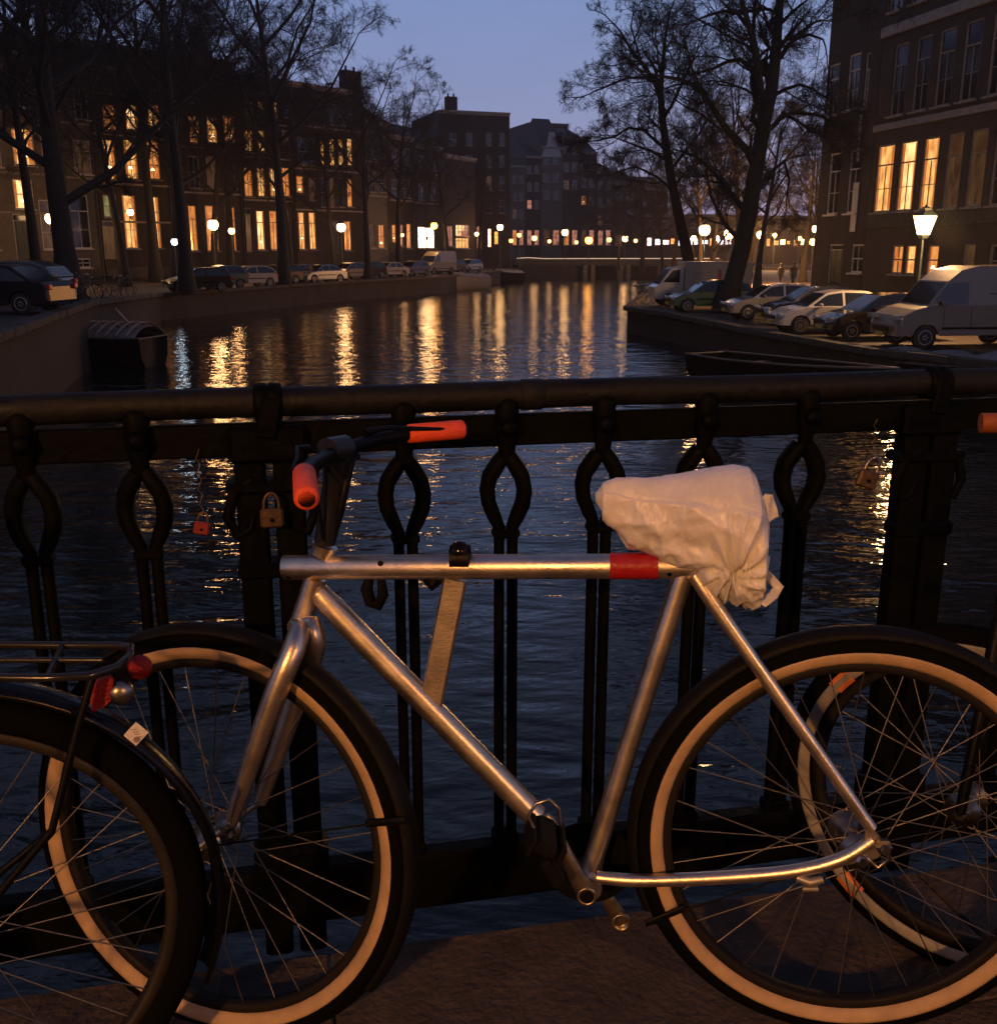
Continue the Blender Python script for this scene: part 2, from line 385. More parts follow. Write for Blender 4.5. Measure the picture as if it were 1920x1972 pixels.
def padlock(name, label, s, n, z, size, m, drop=0, tilt=0.0):
    t = thing(name, label, 'padlock', rl(s, n, z), radians(RS))
    b = MB(); R = Matrix.Rotation(tilt, 3, 'Y')
    b.bbox(R @ V((0, 0, -size * .5)), (size, size * .38, size * .85), size * .1, R)
    body = b.build('lock_body', m, t)
    k = MB(); k.lathe([(size * .09, 0), (size * .09, .002)], 10, Matrix.Translation(R @ V((0, -size * .2, -size * .55))) @ Matrix.Rotation(pi / 2, 4, 'X')); k.build('keyhole', M_black, body)
    c = MB(); pts = [R @ V((size * .32 * cos(a), 0, size * .05 + size * .55 * sin(a))) for a in [pi * i / 10 for i in range(11)]]
    pts = [R @ V((size * .32, 0, -size * .12))] + pts + [R @ V((-size * .32, 0, -size * .12))]
    c.tube(pts, size * .075, 8); c.build('shackle', M_brass if 'pale' not in label else M_chrome, t)
    if drop:
        d = MB(); q = []
        for i in range(14): q.append((.004 * sin(i * 2.1), 0, size * .45 + (drop) * i / 13))
        d.tube(q, .0010, 6); d.build('wire_loop', M_brass, t)
    return t
M_brass = mat('tarnished_brass', (.13, .08, .045), .5, .6, var=.4, vscale=50, bump=.2, bscale=200)
padlock('padlock', 'tarnished brass padlock hanging on the railing post left of the handlebar', s_of(517), .05, .822, .040, M_brass)
padlock('padlock', 'small red padlock hanging on a wire from the railing left of the handlebar', s_of(381), .02, .795, .026, mat('red_plastic', (.20, .018, .018), .5), .115, .2)
padlock('padlock', 'brown padlock with pale shackle hanging on the railing right of the wrapped saddle', s_of(1665), .03, .832, .042, M_brass, .08, .35)

# ================================================================== bicycles
def frame_axes(yaw, lean):
    F = V((-cos(yaw), sin(yaw), 0)); U = V((sin(lean) * sin(yaw), sin(lean) * cos(yaw), cos(lean))); N = -(F.cross(U)); return F, U, N
def shift(mb, base):
    b = V(base); mb.v = [tuple(V(p) - b) for p in mb.v]; return mb
def bw(mb, name, m, parent, base, **kw): return shift(mb, base).build(name, m, parent, **kw)
def make_wheel(parent, base, C, A, B, N, Ro=.350, width=.021, strip=M_strip, rimm=None, hubw=.05, nsp=32, rs=.308, rim_r=.298, patches=None, tyre=None):
    """hub > tyre, rim, sidewall stripe, spokes"""
    rimm = rimm or mat('dark_rim', (.012, .010, .009), .6, .0, .15)
    Mx = Matrix((( A.x, B.x, N.x, 0), (A.y, B.y, N.y, 0), (A.z, B.z, N.z, 0), (0, 0, 0, 1))); Mx.translation = C
    h = MB(); w_ = hubw
    h.lathe([(.006, -w_ - .012), (.006, -w_), (.014, -w_ + .002), (.016, -w_ * .75), (.030, -w_ * .68), (.030, -w_ * .6), (.017, -w_ * .5), (.015, 0), (.017, w_ * .5), (.030, w_ * .6), (.030, w_ * .68), (.016, w_ * .75), (.014, w_ - .002), (.006, w_), (.006, w_ + .012)], 16, Mx)
    h.lathe([(.011, w_ + .001), (.011, w_ + .009), (.007, w_ + .012)], 6, Mx, False)
    wheel = bw(h, 'wheel', M_chrome, parent, base)
    rc = (Ro + rim_r) / 2; hh = (Ro - rim_r) / 2 + .004
    prof = [(rc + hh * cos(a), width * sin(a)) for a in [2 * pi * i / 14 for i in range(14)]]
    t = MB(); t.ring(C, A, B, N, prof, 84)
    # tread knobs as shallow blocks round the crown
    bw(t, 'tyre', tyre or M_rubber, wheel, base)
    r = MB(); r.ring(C, A, B, N, [(rim_r - .014, -.009), (rim_r - .011, -.012), (rim_r + .004, -.0125), (rim_r + .004, .0125), (rim_r - .011, .012), (rim_r - .014, .009)], 72); bw(r, 'rim', rimm, wheel, base)
    if strip:
        for sg in (1, -1):
            def nn(rr): return width * sqrt(max(0, 1 - ((rr - rc) / hh) ** 2)) + .0012
            rr = [rs - .0100 + .0205 * i / 5 for i in range(6)]
            pr = [(q, sg * nn(q)) for q in rr] + [(q, sg * (nn(q) - .003)) for q in reversed(rr)]
            if sg < 0: pr.reverse()
            k = MB(); k.ring(C, A, B, N, pr, 84); bw(k, 'sidewall_stripe', strip, wheel, base)
    if patches:
        for a0, a1, pm_ in patches:
            k = MB(); k.arc(C, A, B, N, [(rs - .013, .006), (rs - .013, .0185), (rs + .013, .0235), (rs + .013, .01)], a0, a1, 8); bw(k, 'reflector', pm_, wheel, base)
    sm = None; Lsp = rim_r - .013
    for i in range(nsp):
        sg = 1 if i % 2 else -1; cross = 1 if (i // 2) % 2 else -1
        a = 2 * pi * i / nsp; af = a + cross * 1.25
        p0 = C + (A * cos(af) + B * sin(af)) * .028 + N * (sg * w_ * .64); p1 = C + (A * cos(a) + B * sin(a)) * Lsp + N * (sg * .004)
        if sm is None:
            q = MB(); q.tube([(0, 0, 0), (0, 0, (p1 - p0).length)], .00115, 5, cap=False); sm = q.mesh('spoke'); sm.materials.append(M_steel)
        o = place('spoke', sm, wheel); o.location = p0 - V(base); o.rotation_mode = 'QUATERNION'; o.rotation_quaternion = (p1 - p0).to_track_quat('Z', 'Y')
    return wheel

def smooth(P, n=6):
    out = []
    for i in range(len(P) - 1):
        a, b, c, d = P[max(0, i - 1)], P[i], P[i + 1], P[min(len(P) - 1, i + 2)]
        for j in range(n):
            t = j / n; out.append(.5 * ((2 * b) + (c - a) * t + (2 * a - 5 * b + 4 * c - d) * t * t + (3 * b - a - 3 * c + d) * t ** 3))
    return out + [P[-1]]
# ---- the silver bicycle
FS, US, NS = frame_axes(.085, .045)
P0 = V((.560, 1.412, 0)); BB = (.0, 1.45, 0)
sb = thing('bicycle', 'silver step-through-free city bicycle with straight top tube and bag-wrapped saddle', 'bicycle', BB)
sb['label'] = 'silver bicycle with thick straight top tube and red tape leaning against the railing'
def bp(px, py, n=0.0): return onplane(px, py, P0 + NS * n, NS)
def tubepx(name, pts, r, n=16, m=M_alu, flat=1.0, up=None):
    mb = MB(); mb.tube([bp(*p) for p in pts], r, n, flat=flat, up=up); return bw(mb, name, m, sb, BB)
tt = MB(); a_, b_ = bp(545, 1093), bp(1350, 1090)
tt.tube([a_, a_ + (b_ - a_) * .004, b_], [.0175, .0195, .0195], 28)
top = bw(tt, 'top_tube', M_alu, sb, BB)
k = MB(); k.tube([a_ - (b_ - a_).normalized() * .001, a_ + (b_ - a_).normalized() * .002], .0145, 20); bw(k, 'tube_end_cap', M_black, top, BB)
k = MB(); k.tube([bp(1174, 1090), bp(1266, 1090)], .0204, 28)
for i in range(9): q0 = bp(1176 + i * 10.5, 1090); k.tube([q0, q0 + (b_ - a_).normalized() * .0035], .0209, 24)
bw(k, 'red_tape', M_red, top, BB)
for px, py, rr in ((560, 1107, .0035), (737, 1080, .0045), (1288, 1100, .0035)):
    k = MB(); c = bp(px, py, .0); d = (CAM - c).normalized(); s0 = bp(px, 1092); ax = (b_ - a_).normalized(); rel = c - s0; h = max(-.018, min(.018, rel.dot(US)))
    nr = (NS * sqrt(max(0, .0195 ** 2 - h * h)) + US * h); k.tube([s0 + nr * .93, s0 + nr * 1.06], rr, 12); bw(k, 'frame_hole_plug', M_black, top, BB)
# bell on the top tube
k = MB(); cb = bp(885, 1062, .004); k.lathe([(.016, -.012), (.0165, -.006), (.0165, 0), (.015, .007), (.010, .0125), (.004, .015), (.0005, .0155)], 20, Matrix.Translation(cb) @ Matrix.Rotation(1.2, 4, 'X') @ Matrix.Rotation(.1, 4, 'Y'))
bell = bw(k, 'bell', mat('black_bell', (.03, .022, .012), .14, .9), sb, BB)
k = MB(); k.tube([bp(895, 1046, .0), bp(901, 1062, .005), bp(899, 1080, .01)], [.0022, .0024, .002], 8); bw(k, 'bell_lever', M_brass, bell, BB)
k = MB(); k.tube([bp(868, 1075, .0), bp(905, 1075, .0)], .0212, 20); bw(k, 'bell_clamp', M_black, bell, BB)
# head, fork, front wheel
hd = MB(); hd.tube([bp(626, 1050), bp(622, 1062), bp(619, 1070)], [.0205, .0175, .0165], 20); hd.tube([bp(607, 1113), bp(580, 1197)], .0168, 20)
head = bw(hd, 'head_tube', M_alu, sb, BB)
k = MB(); k.tube([bp(579, 1199), bp(576, 1209)], .0178, 20); bw(k, 'headset_ring', M_black, head, BB)
FC, FA, FB, FN = V((-.462, 1.468, .323)), None, None, None
dF, lF = .30, .13
FA = V((-cos(dF), sin(dF), 0)); FB = V((sin(lF) * sin(dF), sin(lF) * cos(dF), cos(lF))); FN = -(FA.cross(FB))
crown = bp(574, 1222)
def blade(sg):
    NN = (.020, .034, .043, .046, .046, .046, .046, .046); W = [onplane(px, py, FC + FN * NN[i_], FN) - FN * (0 if sg > 0 else 2 * NN[i_]) for i_, (px, py) in enumerate(((577, 1217), (566, 1250), (549, 1290), (527, 1345), (507, 1400), (484, 1468), (462, 1532), (443, 1588)))]
    q = [crown + FN * (sg * .006) + US * .014] + W
    end = q[-1]
    mb = MB(); mb.tube(q, [.0140, .0165, .0180, .0182, .0175, .0165, .0150, .0132, .0110], 14, flat=1.1, up=FN)
    mb.tube([end, end.lerp(FC + FN * (sg * .052), .6), FC + FN * (sg * .052)], [.0095, .008, .009], 8, flat=.6, up=FN); return mb, end
mb1, e1 = blade(1); mb2, e2 = blade(-1)
fk = bw(mb1, 'fork_blade', M_alu, sb, BB); fk2 = bw(mb2, 'fork_blade', M_alu, sb, BB)
k = MB(); k.tube([e1 + FN * .001 - US * .018 - FA * .003, e1 + US * .018 + FA * .002], [.011, .0085], 8, flat=.4, up=FN)
k.lathe([(.011, 0), (.011, .008), (.006, .010), (.006, .016)], 6, Matrix.Translation(e1 + FN * .006) @ FN.to_track_quat('Z', 'Y').to_matrix().to_4x4(), False)
bw(k, 'axle_nut', M_chrome, sb, BB)
M_rimd = mat('dark_rim', (.012, .010, .009), .6, .0, .15)
fw_ = make_wheel(sb, BB, FC, FA, FB, FN, Ro=.342, hubw=.046)
RC = P0 + US * .343
rw_ = make_wheel(sb, BB, RC, FS, US, NS, Ro=.342, hubw=.058)
# mudguards
def guard(C, A, B, N, a0, a1, name='mudguard', R=.353, w_=.0235):
    k = MB(); pr = []
    for i in range(7):
        a = -pi * .5 + pi * i / 6; pr.append((R - .012 + .014 * cos(a), w_ * sin(a)))
    pr2 = [(r_ - .002, n_ * .94) for r_, n_ in reversed(pr)]
    k.arc(C, A, B, N, pr + pr2, a0, a1, 44); return bw(k, name, mat('matt_black_mudguard', (.005, .0045, .0038), .6, 0, .15, var=.3, vscale=12, bump=.2, bscale=80), sb, BB)
g1 = guard(FC, FA, FB, FN, .95, 3.75); g2 = guard(RC, FS, US, NS, -.6 + .2, 3.4 - .3)
# stays with black bands over the stripe
for C, A, B, N, ang, wv in ((FC, FA, FB, FN, None, (735, 1583)), (RC, FS, US, NS, None, (1296, 1757))):
    pt = onplane(wv[0], wv[1], C + N * .024, N); d = (pt - C - N * .024); d = d / d.length
    k = MB(); k.tube([C + N * .045 + d * .03, C + N * .03 + d * .28, C + N * .026 + d * .300], [.0018, .0018, .0022], 6)
    tn = N.cross(d)
    k.tube([C + N * .0245 + d * .288, C + N * .0265 + d * .312, C + N * .029 + d * .338, C + N * .028 + d * .356], .0062, 8, flat=.35, up=tn); bw(k, 'mudguard_stay', M_black, sb, BB)
# main triangle
tubepx('down_tube', [(612, 1140), (640, 1170), (1032, 1573)], [.017, .0198, .0198], 24)
tubepx('seat_tube', [(1318, 1100), (1222, 1400), (1146, 1645), (1139, 1672)], [.0158, .0158, .0162, .018], 20)
# flat box tube between top tube and down tube
k = MB(); c0, c1 = bp(877, 1115), bp(829, 1362); ax = (c1 - c0).normalized(); sd = NS.cross(ax).normalized()
o_ = []
for c in (c0, c1):
    for a, b in ((-.0185, .007), (-.015, .0115), (.015, .0115), (.0185, .007), (.0185, -.009), (-.0185, -.009)): o_.append(c + sd * a + NS * b)
k.add(o_, [(i, (i + 1) % 6, 6 + (i + 1) % 6, 6 + i) for i in range(6)] + [(5, 4, 3, 2, 1, 0), (6, 7, 8, 9, 10, 11)])
bw(k, 'lock_tube', M_alu, sb, BB)
# stays
for sg, nm in ((1, 'near'), (-1, 'far')):
    k = MB(); k.tube([bp(1338, 1108, sg * .014), bp(1372, 1160, sg * .026), bp(1560, 1428, sg * .045), bp(1678, 1596, sg * .058)], [.0115, .0115, .0105, .0095], 14); bw(k, 'seat_stay', M_alu, sb, BB)
    k = MB(); k.tube(smooth([bp(1150, 1690, sg * .026), bp(1240, 1696, sg * .034), bp(1400, 1690, sg * .042), bp(1530, 1678, sg * .052), bp(1620, 1655, sg * .057), bp(1682, 1618, sg * .059)]), .0105, 14); bw(k, 'chain_stay', M_alu, sb, BB)
    k = MB(); pl = [bp(1668, 1580, sg * .060), bp(1706, 1626, sg * .060), bp(1690, 1650, sg * .060), bp(1610, 1668, sg * .060), bp(1655, 1640, sg * .060), bp(1664, 1612, sg * .060)]
    k.add([p + NS * .004 for p in pl] + [p - NS * .004 for p in pl], [(0, 1, 2, 3, 4, 5), (11, 10, 9, 8, 7, 6)] + [(i, i + 6, (i + 1) % 6 + 6, (i + 1) % 6) for i in range(6)]); bw(k, 'dropout', M_alu, sb, BB)
k = MB(); c = bp(1700, 1628, .066); k.lathe([(.013, 0), (.013, .008), (.007, .010), (.007, .02)], 6, Matrix.Translation(c) @ NS.to_track_quat('Z', 'Y').to_matrix().to_4x4(), False)
k.tube([bp(1660, 1645, .064), bp(1690, 1672, .066), bp(1712, 1655, .07), bp(1708, 1632, .07)], [.004, .004, .004, .003], 8); bw(k, 'axle_nut', M_chrome, sb, BB)
k = MB(); k.tube([bp(1535, 1690, .055), bp(1560, 1700, .062), bp(1585, 1694, .062)], [.007, .008, .006], 10); k.tube([bp(1545, 1712, .06), bp(1575, 1712, .06)], .005, 8); bw(k, 'kickstand_bracket', mat('dull_alu', (.35, .32, .28), .5, .8), sb, BB)
# bottom bracket, cranks, pedal
q4 = NS.to_track_quat('Z', 'Y').to_matrix().to_4x4()
bb = bp(1134, 1690); k = MB(); k.lathe([(.020, -.036), (.0215, -.034), (.0215, .034), (.020, .036)], 20, Matrix.Translation(bb) @ q4); bw(k, 'bottom_bracket', M_alu, sb, BB)
k = MB(); c = bp(1130, 1722, .062); e = bp(1052, 1580, .070)
k.tube([c + (c - e).normalized() * .010, c, c.lerp(e, .5), e, e - (c - e).normalized() * .008], [.0125, .0160, .0120, .0135, .009], 12, flat=.5, up=US)
k.lathe([(.0155, -.006), (.0155, .009), (.0120, .0095), (.0115, .004), (.001, .004)], 18, Matrix.Translation(c) @ q4)
crk = bw(k, 'crank_arm', mat('scuffed_alu_crank', (.36, .30, .22), .38, .95, var=.35, vscale=40), sb, BB)
k = MB(); k.lathe([(.0105, 0), (.0105, .0012)], 14, Matrix.Translation(c + NS * .0095) @ q4); bw(k, 'bolt_recess', M_black, crk, BB)
k = MB(); pc = bp(1050, 1612, .112); R_ = Matrix.Rotation(.45, 3, 'Y')
k.bbox(pc, (.034, .085, .022), .005, R_); k.bbox(pc + V((.022, 0, -.012)), (.008, .078, .03), .002, R_); k.bbox(pc + V((-.022, 0, .004)), (.008, .078, .03), .002, R_)
k.bbox(bp(1062, 1660, .10), (.05, .075, .02), .004, Matrix.Rotation(1.1, 3, 'Y'))
ped = bw(k, 'pedal', mat('black_pedal', (.006, .005, .004), .7, 0, .1), sb, BB)
k = MB(); k.tube([bp(1030, 1600, .118), bp(1018, 1572, .115), bp(1032, 1548, .113), bp(1058, 1540, .112), bp(1076, 1558, .112), bp(1080, 1590, .112)], .0028, 8); bw(k, 'pedal_cage', M_chrome, ped, BB)
k = MB(); c = bp(1150, 1700, -.06); e = bp(1196, 1772, -.064)
k.tube([c, c.lerp(e, .5), e, e + (e - c).normalized() * .006], [.012, .013, .0165, .012], 12, flat=.6, up=US); k.lathe([(.0165, -.004), (.0165, .010), (.012, .0105), (.0115, .005), (.001, .005)], 16, Matrix.Translation(e) @ q4)
bw(k, 'crank_arm', mat('scuffed_alu_crank', (.36, .30, .22), .38, .95), sb, BB)
k = MB(); k.lathe([(.074, -.002), (.075, 0), (.074, .002)], 36, Matrix.Translation(bb - NS * .045) @ q4); bw(k, 'chain_ring', M_black, sb, BB)
# stem, handlebar, grips
SC = V((-.243, 1.497, .955))
k = MB(); k.tube([bp(625, 1046), bp(634, 1000), bp(646, 930), SC - V((0, .0, .004))], [.0165, .0185, .0195, .021], 16)
k.tube([SC + V((-.012, -.018, .004)), SC + V((.010, .018, .002))], .021, 14)
stem = bw(k, 'stem', mat('black_anodised', (.014, .015, .017), .38, .3, bump=.1, bscale=150), sb, BB)
k = MB(); k.tube([bp(637, 1046, .0), bp(655, 985, .01), bp(676, 885, .01), SC + V((.025, .03, -.012))], [.0065, .0065, .007, .007], 10); k.tube([SC + V((-.02, -.03, .0)), bp(606, 938, .05), bp(618, 1000, .03), bp(622, 1040, .02)], .0028, 8); bw(k, 'brake_cable', M_black, stem, BB)
g0, g1_ = V((-.149, 1.640, .957)), V((-.058, 1.684, .957)); h0, h1 = V((-.262, 1.335, .957)), V((-.237, 1.215, .951))
k = MB(); k.tube([h1, h0, V((-.262, 1.39, .957)), SC + V((-.006, -.03, 0)), SC, SC + V((.012, .028, 0)), V((-.19, 1.60, .957)), g0, g1_], [.011] * 9, 14); bar = bw(k, 'handlebar', M_black, sb, BB)
for a, b in ((g0, g1_), (h0, h1)):
    k = MB(); d = (b - a).normalized(); k.tube([a, a + d * .003, b - d * .006, b - d * .002, b], [.0140, .0158, .0162, .0145, .011], 20); bw(k, 'grip', M_orange, bar, BB)
k = MB(); k.tube([SC + V((-.035, -.03, .012)), SC + V((-.05, -.05, .016)), V((-.285, 1.41, .965)), V((-.285, 1.37, .955))], [.005, .004, .0035, .0025], 8)
bw(k, 'brake_lever', M_black, bar, BB)
k = MB(); k.tube([V((-.21, 1.57, .972)), V((-.175, 1.60, .974)), V((-.09, 1.655, .962))], [.006, .004, .003], 8); bw(k, 'brake_lever', M_black, bar, BB)
# rubber strap hanging under the top tube
k = MB(); k.tube([bp(712, 1112, -.004), bp(706, 1135, -.006), bp(714, 1160, -.006), bp(728, 1168, -.004), bp(738, 1145, -.002), bp(734, 1114, 0)], [.007, .010, .010, .008, .009, .006], 10); bw(k, 'rubber_strap', M_black, sb, BB)
k = MB(); k.tube([bp(820, 1112, -.01), bp(832, 1128, -.012), bp(846, 1114, -.01)], .009, 8); bw(k, 'rubber_strap', M_black, sb, BB)
# seat post + saddle under the bag
k = MB(); k.tube([bp(1318, 1100), bp(1345, 1012)], .0135, 14); bw(k, 'seat_post', M_black, sb, BB)
k = MB(); k.tube([bp(1185, 965), bp(1260, 965), bp(1340, 965), bp(1420, 965)], [.010, .016, .034, .038], 12, flat=.4, up=NS); bw(k, 'saddle', M_black, sb, BB)

# ------------------------------------------------------------------ plastic bag over the saddle
TOPP = [(1146, 952), (1160, 934), (1187, 924), (1241, 924), (1298, 917), (1360, 906), (1411, 898), (1440, 902), (1453, 916), (1462, 942), (1468, 968), (1476, 1000)]
BOTP = [(1146, 956), (1160, 978), (1184, 1003), (1210, 1034), (1255, 1048), (1298, 1060), (1340, 1078), (1357, 1110), (1383, 1126), (1411, 1135), (1440, 1148), (1462, 1147), (1476, 1000)]
def interp(T, x):
    if x <= T[0][0]: return T[0][1]
    for (a, ya), (b, yb) in zip(T, T[1:]):
        if x <= b: return ya + (yb - ya) * (x - a) / (b - a)
    return T[-1][1]
BPN = P0
bag = thing('plastic_bag', 'crumpled white plastic bag tied over the saddle of the silver bicycle', 'plastic bag', tuple(bp(1330, 1060)))
bb_ = V(bag.location); NX, NT = 190, 120; vs = []
for i in range(NX + 1):
    px = 1146.5 + (1474 - 1146.5) * i / NX; u = i / NX
    zt = bp(px, interp(TOPP, px)); zb = bp(px, interp(BOTP, px))
    # the saddle: narrow nose, wide rear; the gathered neck below is narrow again
    wt = .020 + .058 * min(1, max(0, (u - .12) / .7)) ** 1.1
    if u > .9: wt *= sqrt(max(.05, 1 - ((u - .9) / .1) ** 2 * .8))
    if u < .05: wt *= sqrt(u / .05 + .02)
    H = (zt - zb).length; nar = max(.3, 1 - H * 2.2) if u > .5 else .8
    for k_ in range(NT):
        th = 2 * pi * k_ / NT; c_, s_ = cos(th), sin(th)
        h = .5 + .5 * s_                                     # 0 bottom .. 1 top
        wd = wt * (nar + (1 - nar) * min(1, max(0, (h - .25) / .5)) ** .8)
        p = zb.lerp(zt, h) + NS * (c_ * wd)
        vs.append((p, h, u, c_))
tie = bp(1402, 1082) - bb_
def ridge(v): return 1 - 2.2 * abs(noise.noise(v))
out = []
for p, h, u, c_ in vs:
    q = (p - bb_)
    nrm = (NS * c_ + US * (h - .5) * 1.2).normalized()
    dx, dz = (q - tie).dot(-FS), (q - tie).dot(US); rr = hypot(dx, dz); an = atan2(dz, dx); side = 7.3 if c_ < 0 else 0.0
    warp = .5 * noise.noise(V((q.x * 14, q.z * 14, side)))
    # folds run out from the knot, cut across by random crumples
    f1 = ridge(V((an * 1.7 + warp * 1.4 + side, rr * 4.5, side))); f2 = ridge(V((an * 3.6 + warp * 2.5 + side, rr * 9.0, 3 + side)))
    w3 = V((noise.noise(q * 13 + V((3, 1, 7))), noise.noise(q * 13 + V((8, 2, 1))), noise.noise(q * 13))) * .035
    c1 = ridge((q + w3) * 15 + V((side, 0, 4))); c2 = ridge((q + w3 * 1.4) * 31 + V((side, 5, 4))); c3 = ridge((q + w3) * 64)
    near = max(0.0, 1 - rr / .22)
    lo = dz + .30 * dx; cr_ = ridge(V((lo * 15 + warp * .8, dx * 3.5, 20 + side)))
    amp = .0034 + .0125 * (1 - h) * (.45 + .55 * u)
    if h > .72: amp *= .55
    if u < .04 or u > .975: amp *= .35
    d = f1 * (.55 + .6 * near) + f2 * (.15 + .25 * near) + cr_ * 1.0 * (1 - near) + c1 * .60 + c2 * .30 + c3 * .12
    out.append(p + nrm * (d * amp))
k = MB(); fs = [(i * NT + a, i * NT + (a + 1) % NT, (i + 1) * NT + (a + 1) % NT, (i + 1) * NT + a) for i in range(NX) for a in range(NT)]
fs += [tuple(range(NT - 1, -1, -1)), tuple(NX * NT + a for a in range(NT))]
k.add([p - bb_ for p in out], fs, True)
M_bag = mat('white_plastic_film', (.74, .72, .71), .36, 0, .5, var=.12, vscale=18, bump=.28, bscale=60)
tb = M_bag.node_tree; bsd = tb.nodes['Principled BSDF']; bsd.inputs['Subsurface Weight'].default_value = .25; bsd.inputs['Subsurface Radius'].default_value = (.01, .008, .006); bsd.inputs['Subsurface Scale'].default_value = .5
M_film = bpy.data.materials.new('thin_bag_film'); M_film.use_nodes = True; tf = M_film.node_tree; bf = tf.nodes['Principled BSDF']
bf.inputs['Base Color'].default_value = (.72, .70, .70, 1); bf.inputs['Roughness'].default_value = .35; bf.inputs['Alpha'].default_value = .72
k.build('bag_cover', M_bag, bag)
def sheet(name, outline, n0, th=.0015, sub=9, seed=1):
    """a crumpled loose flap of film: a fan of rings from outline to centroid"""
    cx = sum(p[0] for p in outline) / len(outline); cy = sum(p[1] for p in outline) / len(outline)
    dens = []
    for i, p in enumerate(outline):
        q = outline[(i + 1) % len(outline)]
        for j in range(3): dens.append((p[0] + (q[0] - p[0]) * j / 3, p[1] + (q[1] - p[1]) * j / 3))
    m = len(dens); vs = []
    for r_ in range(sub):
        t_ = 1 - r_ / sub
        for p in dens:
            px, py = cx + (p[0] - cx) * t_, cy + (p[1] - cy) * t_
            w0 = bp(px, py, n0); w0 = w0 + NS * (.012 * noise.noise(V((px * .035 + seed, py * .035, 0))) + .006 * noise.noise(V((px * .09, py * .02 + seed, 3)))); vs.append(w0 - bb_)
    vs.append(bp(cx, cy, n0 + .004) - bb_); nb = len(vs); back = [p - NS * th for p in vs]
    fs = []
    for r_ in range(sub - 1):
        for i in range(m): j = (i + 1) % m; fs.append((r_ * m + i, r_ * m + j, (r_ + 1) * m + j, (r_ + 1) * m + i))
    fs += [((sub - 1) * m + i, (sub - 1) * m + (i + 1) % m, nb - 1) for i in range(m)]
    allf = fs + [tuple(nb + i for i in reversed(f)) for f in fs] + [(i, nb + i, nb + (i + 1) % m, (i + 1) % m) for i in range(m)]
    k = MB(); k.add(vs + back, allf, True); return k.build(name, M_film, bag)
sheet('loose_flap', [(1440, 960), (1462, 962), (1474, 950), (1488, 952), (1496, 975), (1500, 996), (1484, 1003), (1480, 1012), (1455, 1018), (1430, 1040), (1415, 1010)], .02, seed=2)
sheet('loose_flap', [(1456, 1080), (1470, 1070), (1484, 1072), (1478, 1095), (1462, 1100)], .0, seed=5)
k = MB(); hp = [(1455, 1088), (1468, 1096), (1484, 1114), (1499, 1131), (1488, 1146), (1474, 1158), (1462, 1150), (1452, 1136)]
k.tube([bp(px, py, .008 + .006 * sin(i * 1.7)) - bb_ for i, (px, py) in enumerate(hp)], [.006, .0055, .007, .0085, .009, .010, .011, .009], 10, flat=.22, up=US); k.build('bag_handle', M_film, bag)

# ---- black bicycle at the left edge: rear end with rack, reflector, mudguard
LB = (-.75, 1.15, 0)
lb = thing('bicycle', 'black bicycle cut off by the left edge, its rear rack with red reflectors', 'bicycle', LB)
LA, LU, LN = frame_axes(-.40, .045); LA = V((-cos(.40), -sin(.40), 0)); LC = V((-.753, 1.172, .345))
M_gd = mat('glossy_black_mudguard', (.003, .003, .0033), .25, 0, .25, bump=.05, bscale=60)
make_wheel(lb, LB, LC, LA, LU, LN, Ro=.346, hubw=.055, strip=None, rimm=mat('old_steel_rim', (.022, .017, .010), .55, .3, var=.3, vscale=30), nsp=36, rim_r=.306)
def lp(px, py, n=0.0): return onplane(px, py, LC + LN * n, LN)
k = MB(); pr = [(.374 - .012 + .014 * cos(a), .032 * sin(a)) for a in [-pi * .5 + pi * i / 6 for i in range(7)]]
k.arc(LC, LA, LU, LN, pr + [(r_ - .002, n_ * .94) for r_, n_ in reversed(pr)], .8, 3.55, 40); gd = bw(k, 'mudguard', M_gd, lb, LB)
k = MB(); c = lp(262, 1414, .034); ux = (lp(262, 1391, .034) - c); uy = (lp(286, 1411, .034) - c)
vv = [c + ux, c + uy, c - ux, c - uy]; k.add(vv + [p - LN * .0012 for p in vv], [(0, 3, 2, 1), (4, 5, 6, 7), (0, 1, 5, 4), (1, 2, 6, 5), (2, 3, 7, 6), (3, 0, 4, 7)])
stk = bw(k, 'sticker', mat('white_sticker', (.72, .68, .64), .5, var=.18, vscale=160), gd, LB)
k = MB()
for i in range(4):
    o0 = c + ux * (.45 - i * .22) + uy * (-.45 + .16 * i) + LN * .0008; k.add([o0, o0 + uy * .5 - ux * .05 * 0, o0 + uy * .5 - ux * .06, o0 - ux * .06], [(0, 3, 2, 1)])
k.lathe([(.0042, 0), (.0042, .0012)], 10, Matrix.Translation(c - ux * .45 + uy * .05 + LN * .0004) @ LN.to_track_quat('Z', 'Y').to_matrix().to_4x4()); bw(k, 'sticker_print', mat('faded_print', (.25, .2, .17), .6), stk, LB)
k = MB(); zr = .770
ra = [atZ(px, py, zr) for px, py in ((-260, 1236), (-60, 1241), (120, 1243), (225, 1243), (252, 1246), (250, 1262), (225, 1285), (170, 1302), (90, 1306), (-60, 1304), (-260, 1300))]
k.tube(ra, .0052, 10)
for a, b in ((1, 9), (2, 8)): k.tube([ra[a], ra[b]], .004, 8)
k.tube([ra[3].lerp(ra[7], .5), ra[1].lerp(ra[9], .5)], .004, 8)
rk = bw(k, 'rear_rack', mat('black_rack_paint', (.016, .016, .017), .2, .1), lb, LB)
for sg, px in ((1, 175), (-1, 190)):
    k = MB(); k.tube([lp(178, 1305, sg * .05), lp(150, 1400, sg * .058), lp(100, 1600, sg * .062), LC + LN * (sg * .062)], .0055, 8); bw(k, 'rack_stay', M_black, lb, LB)
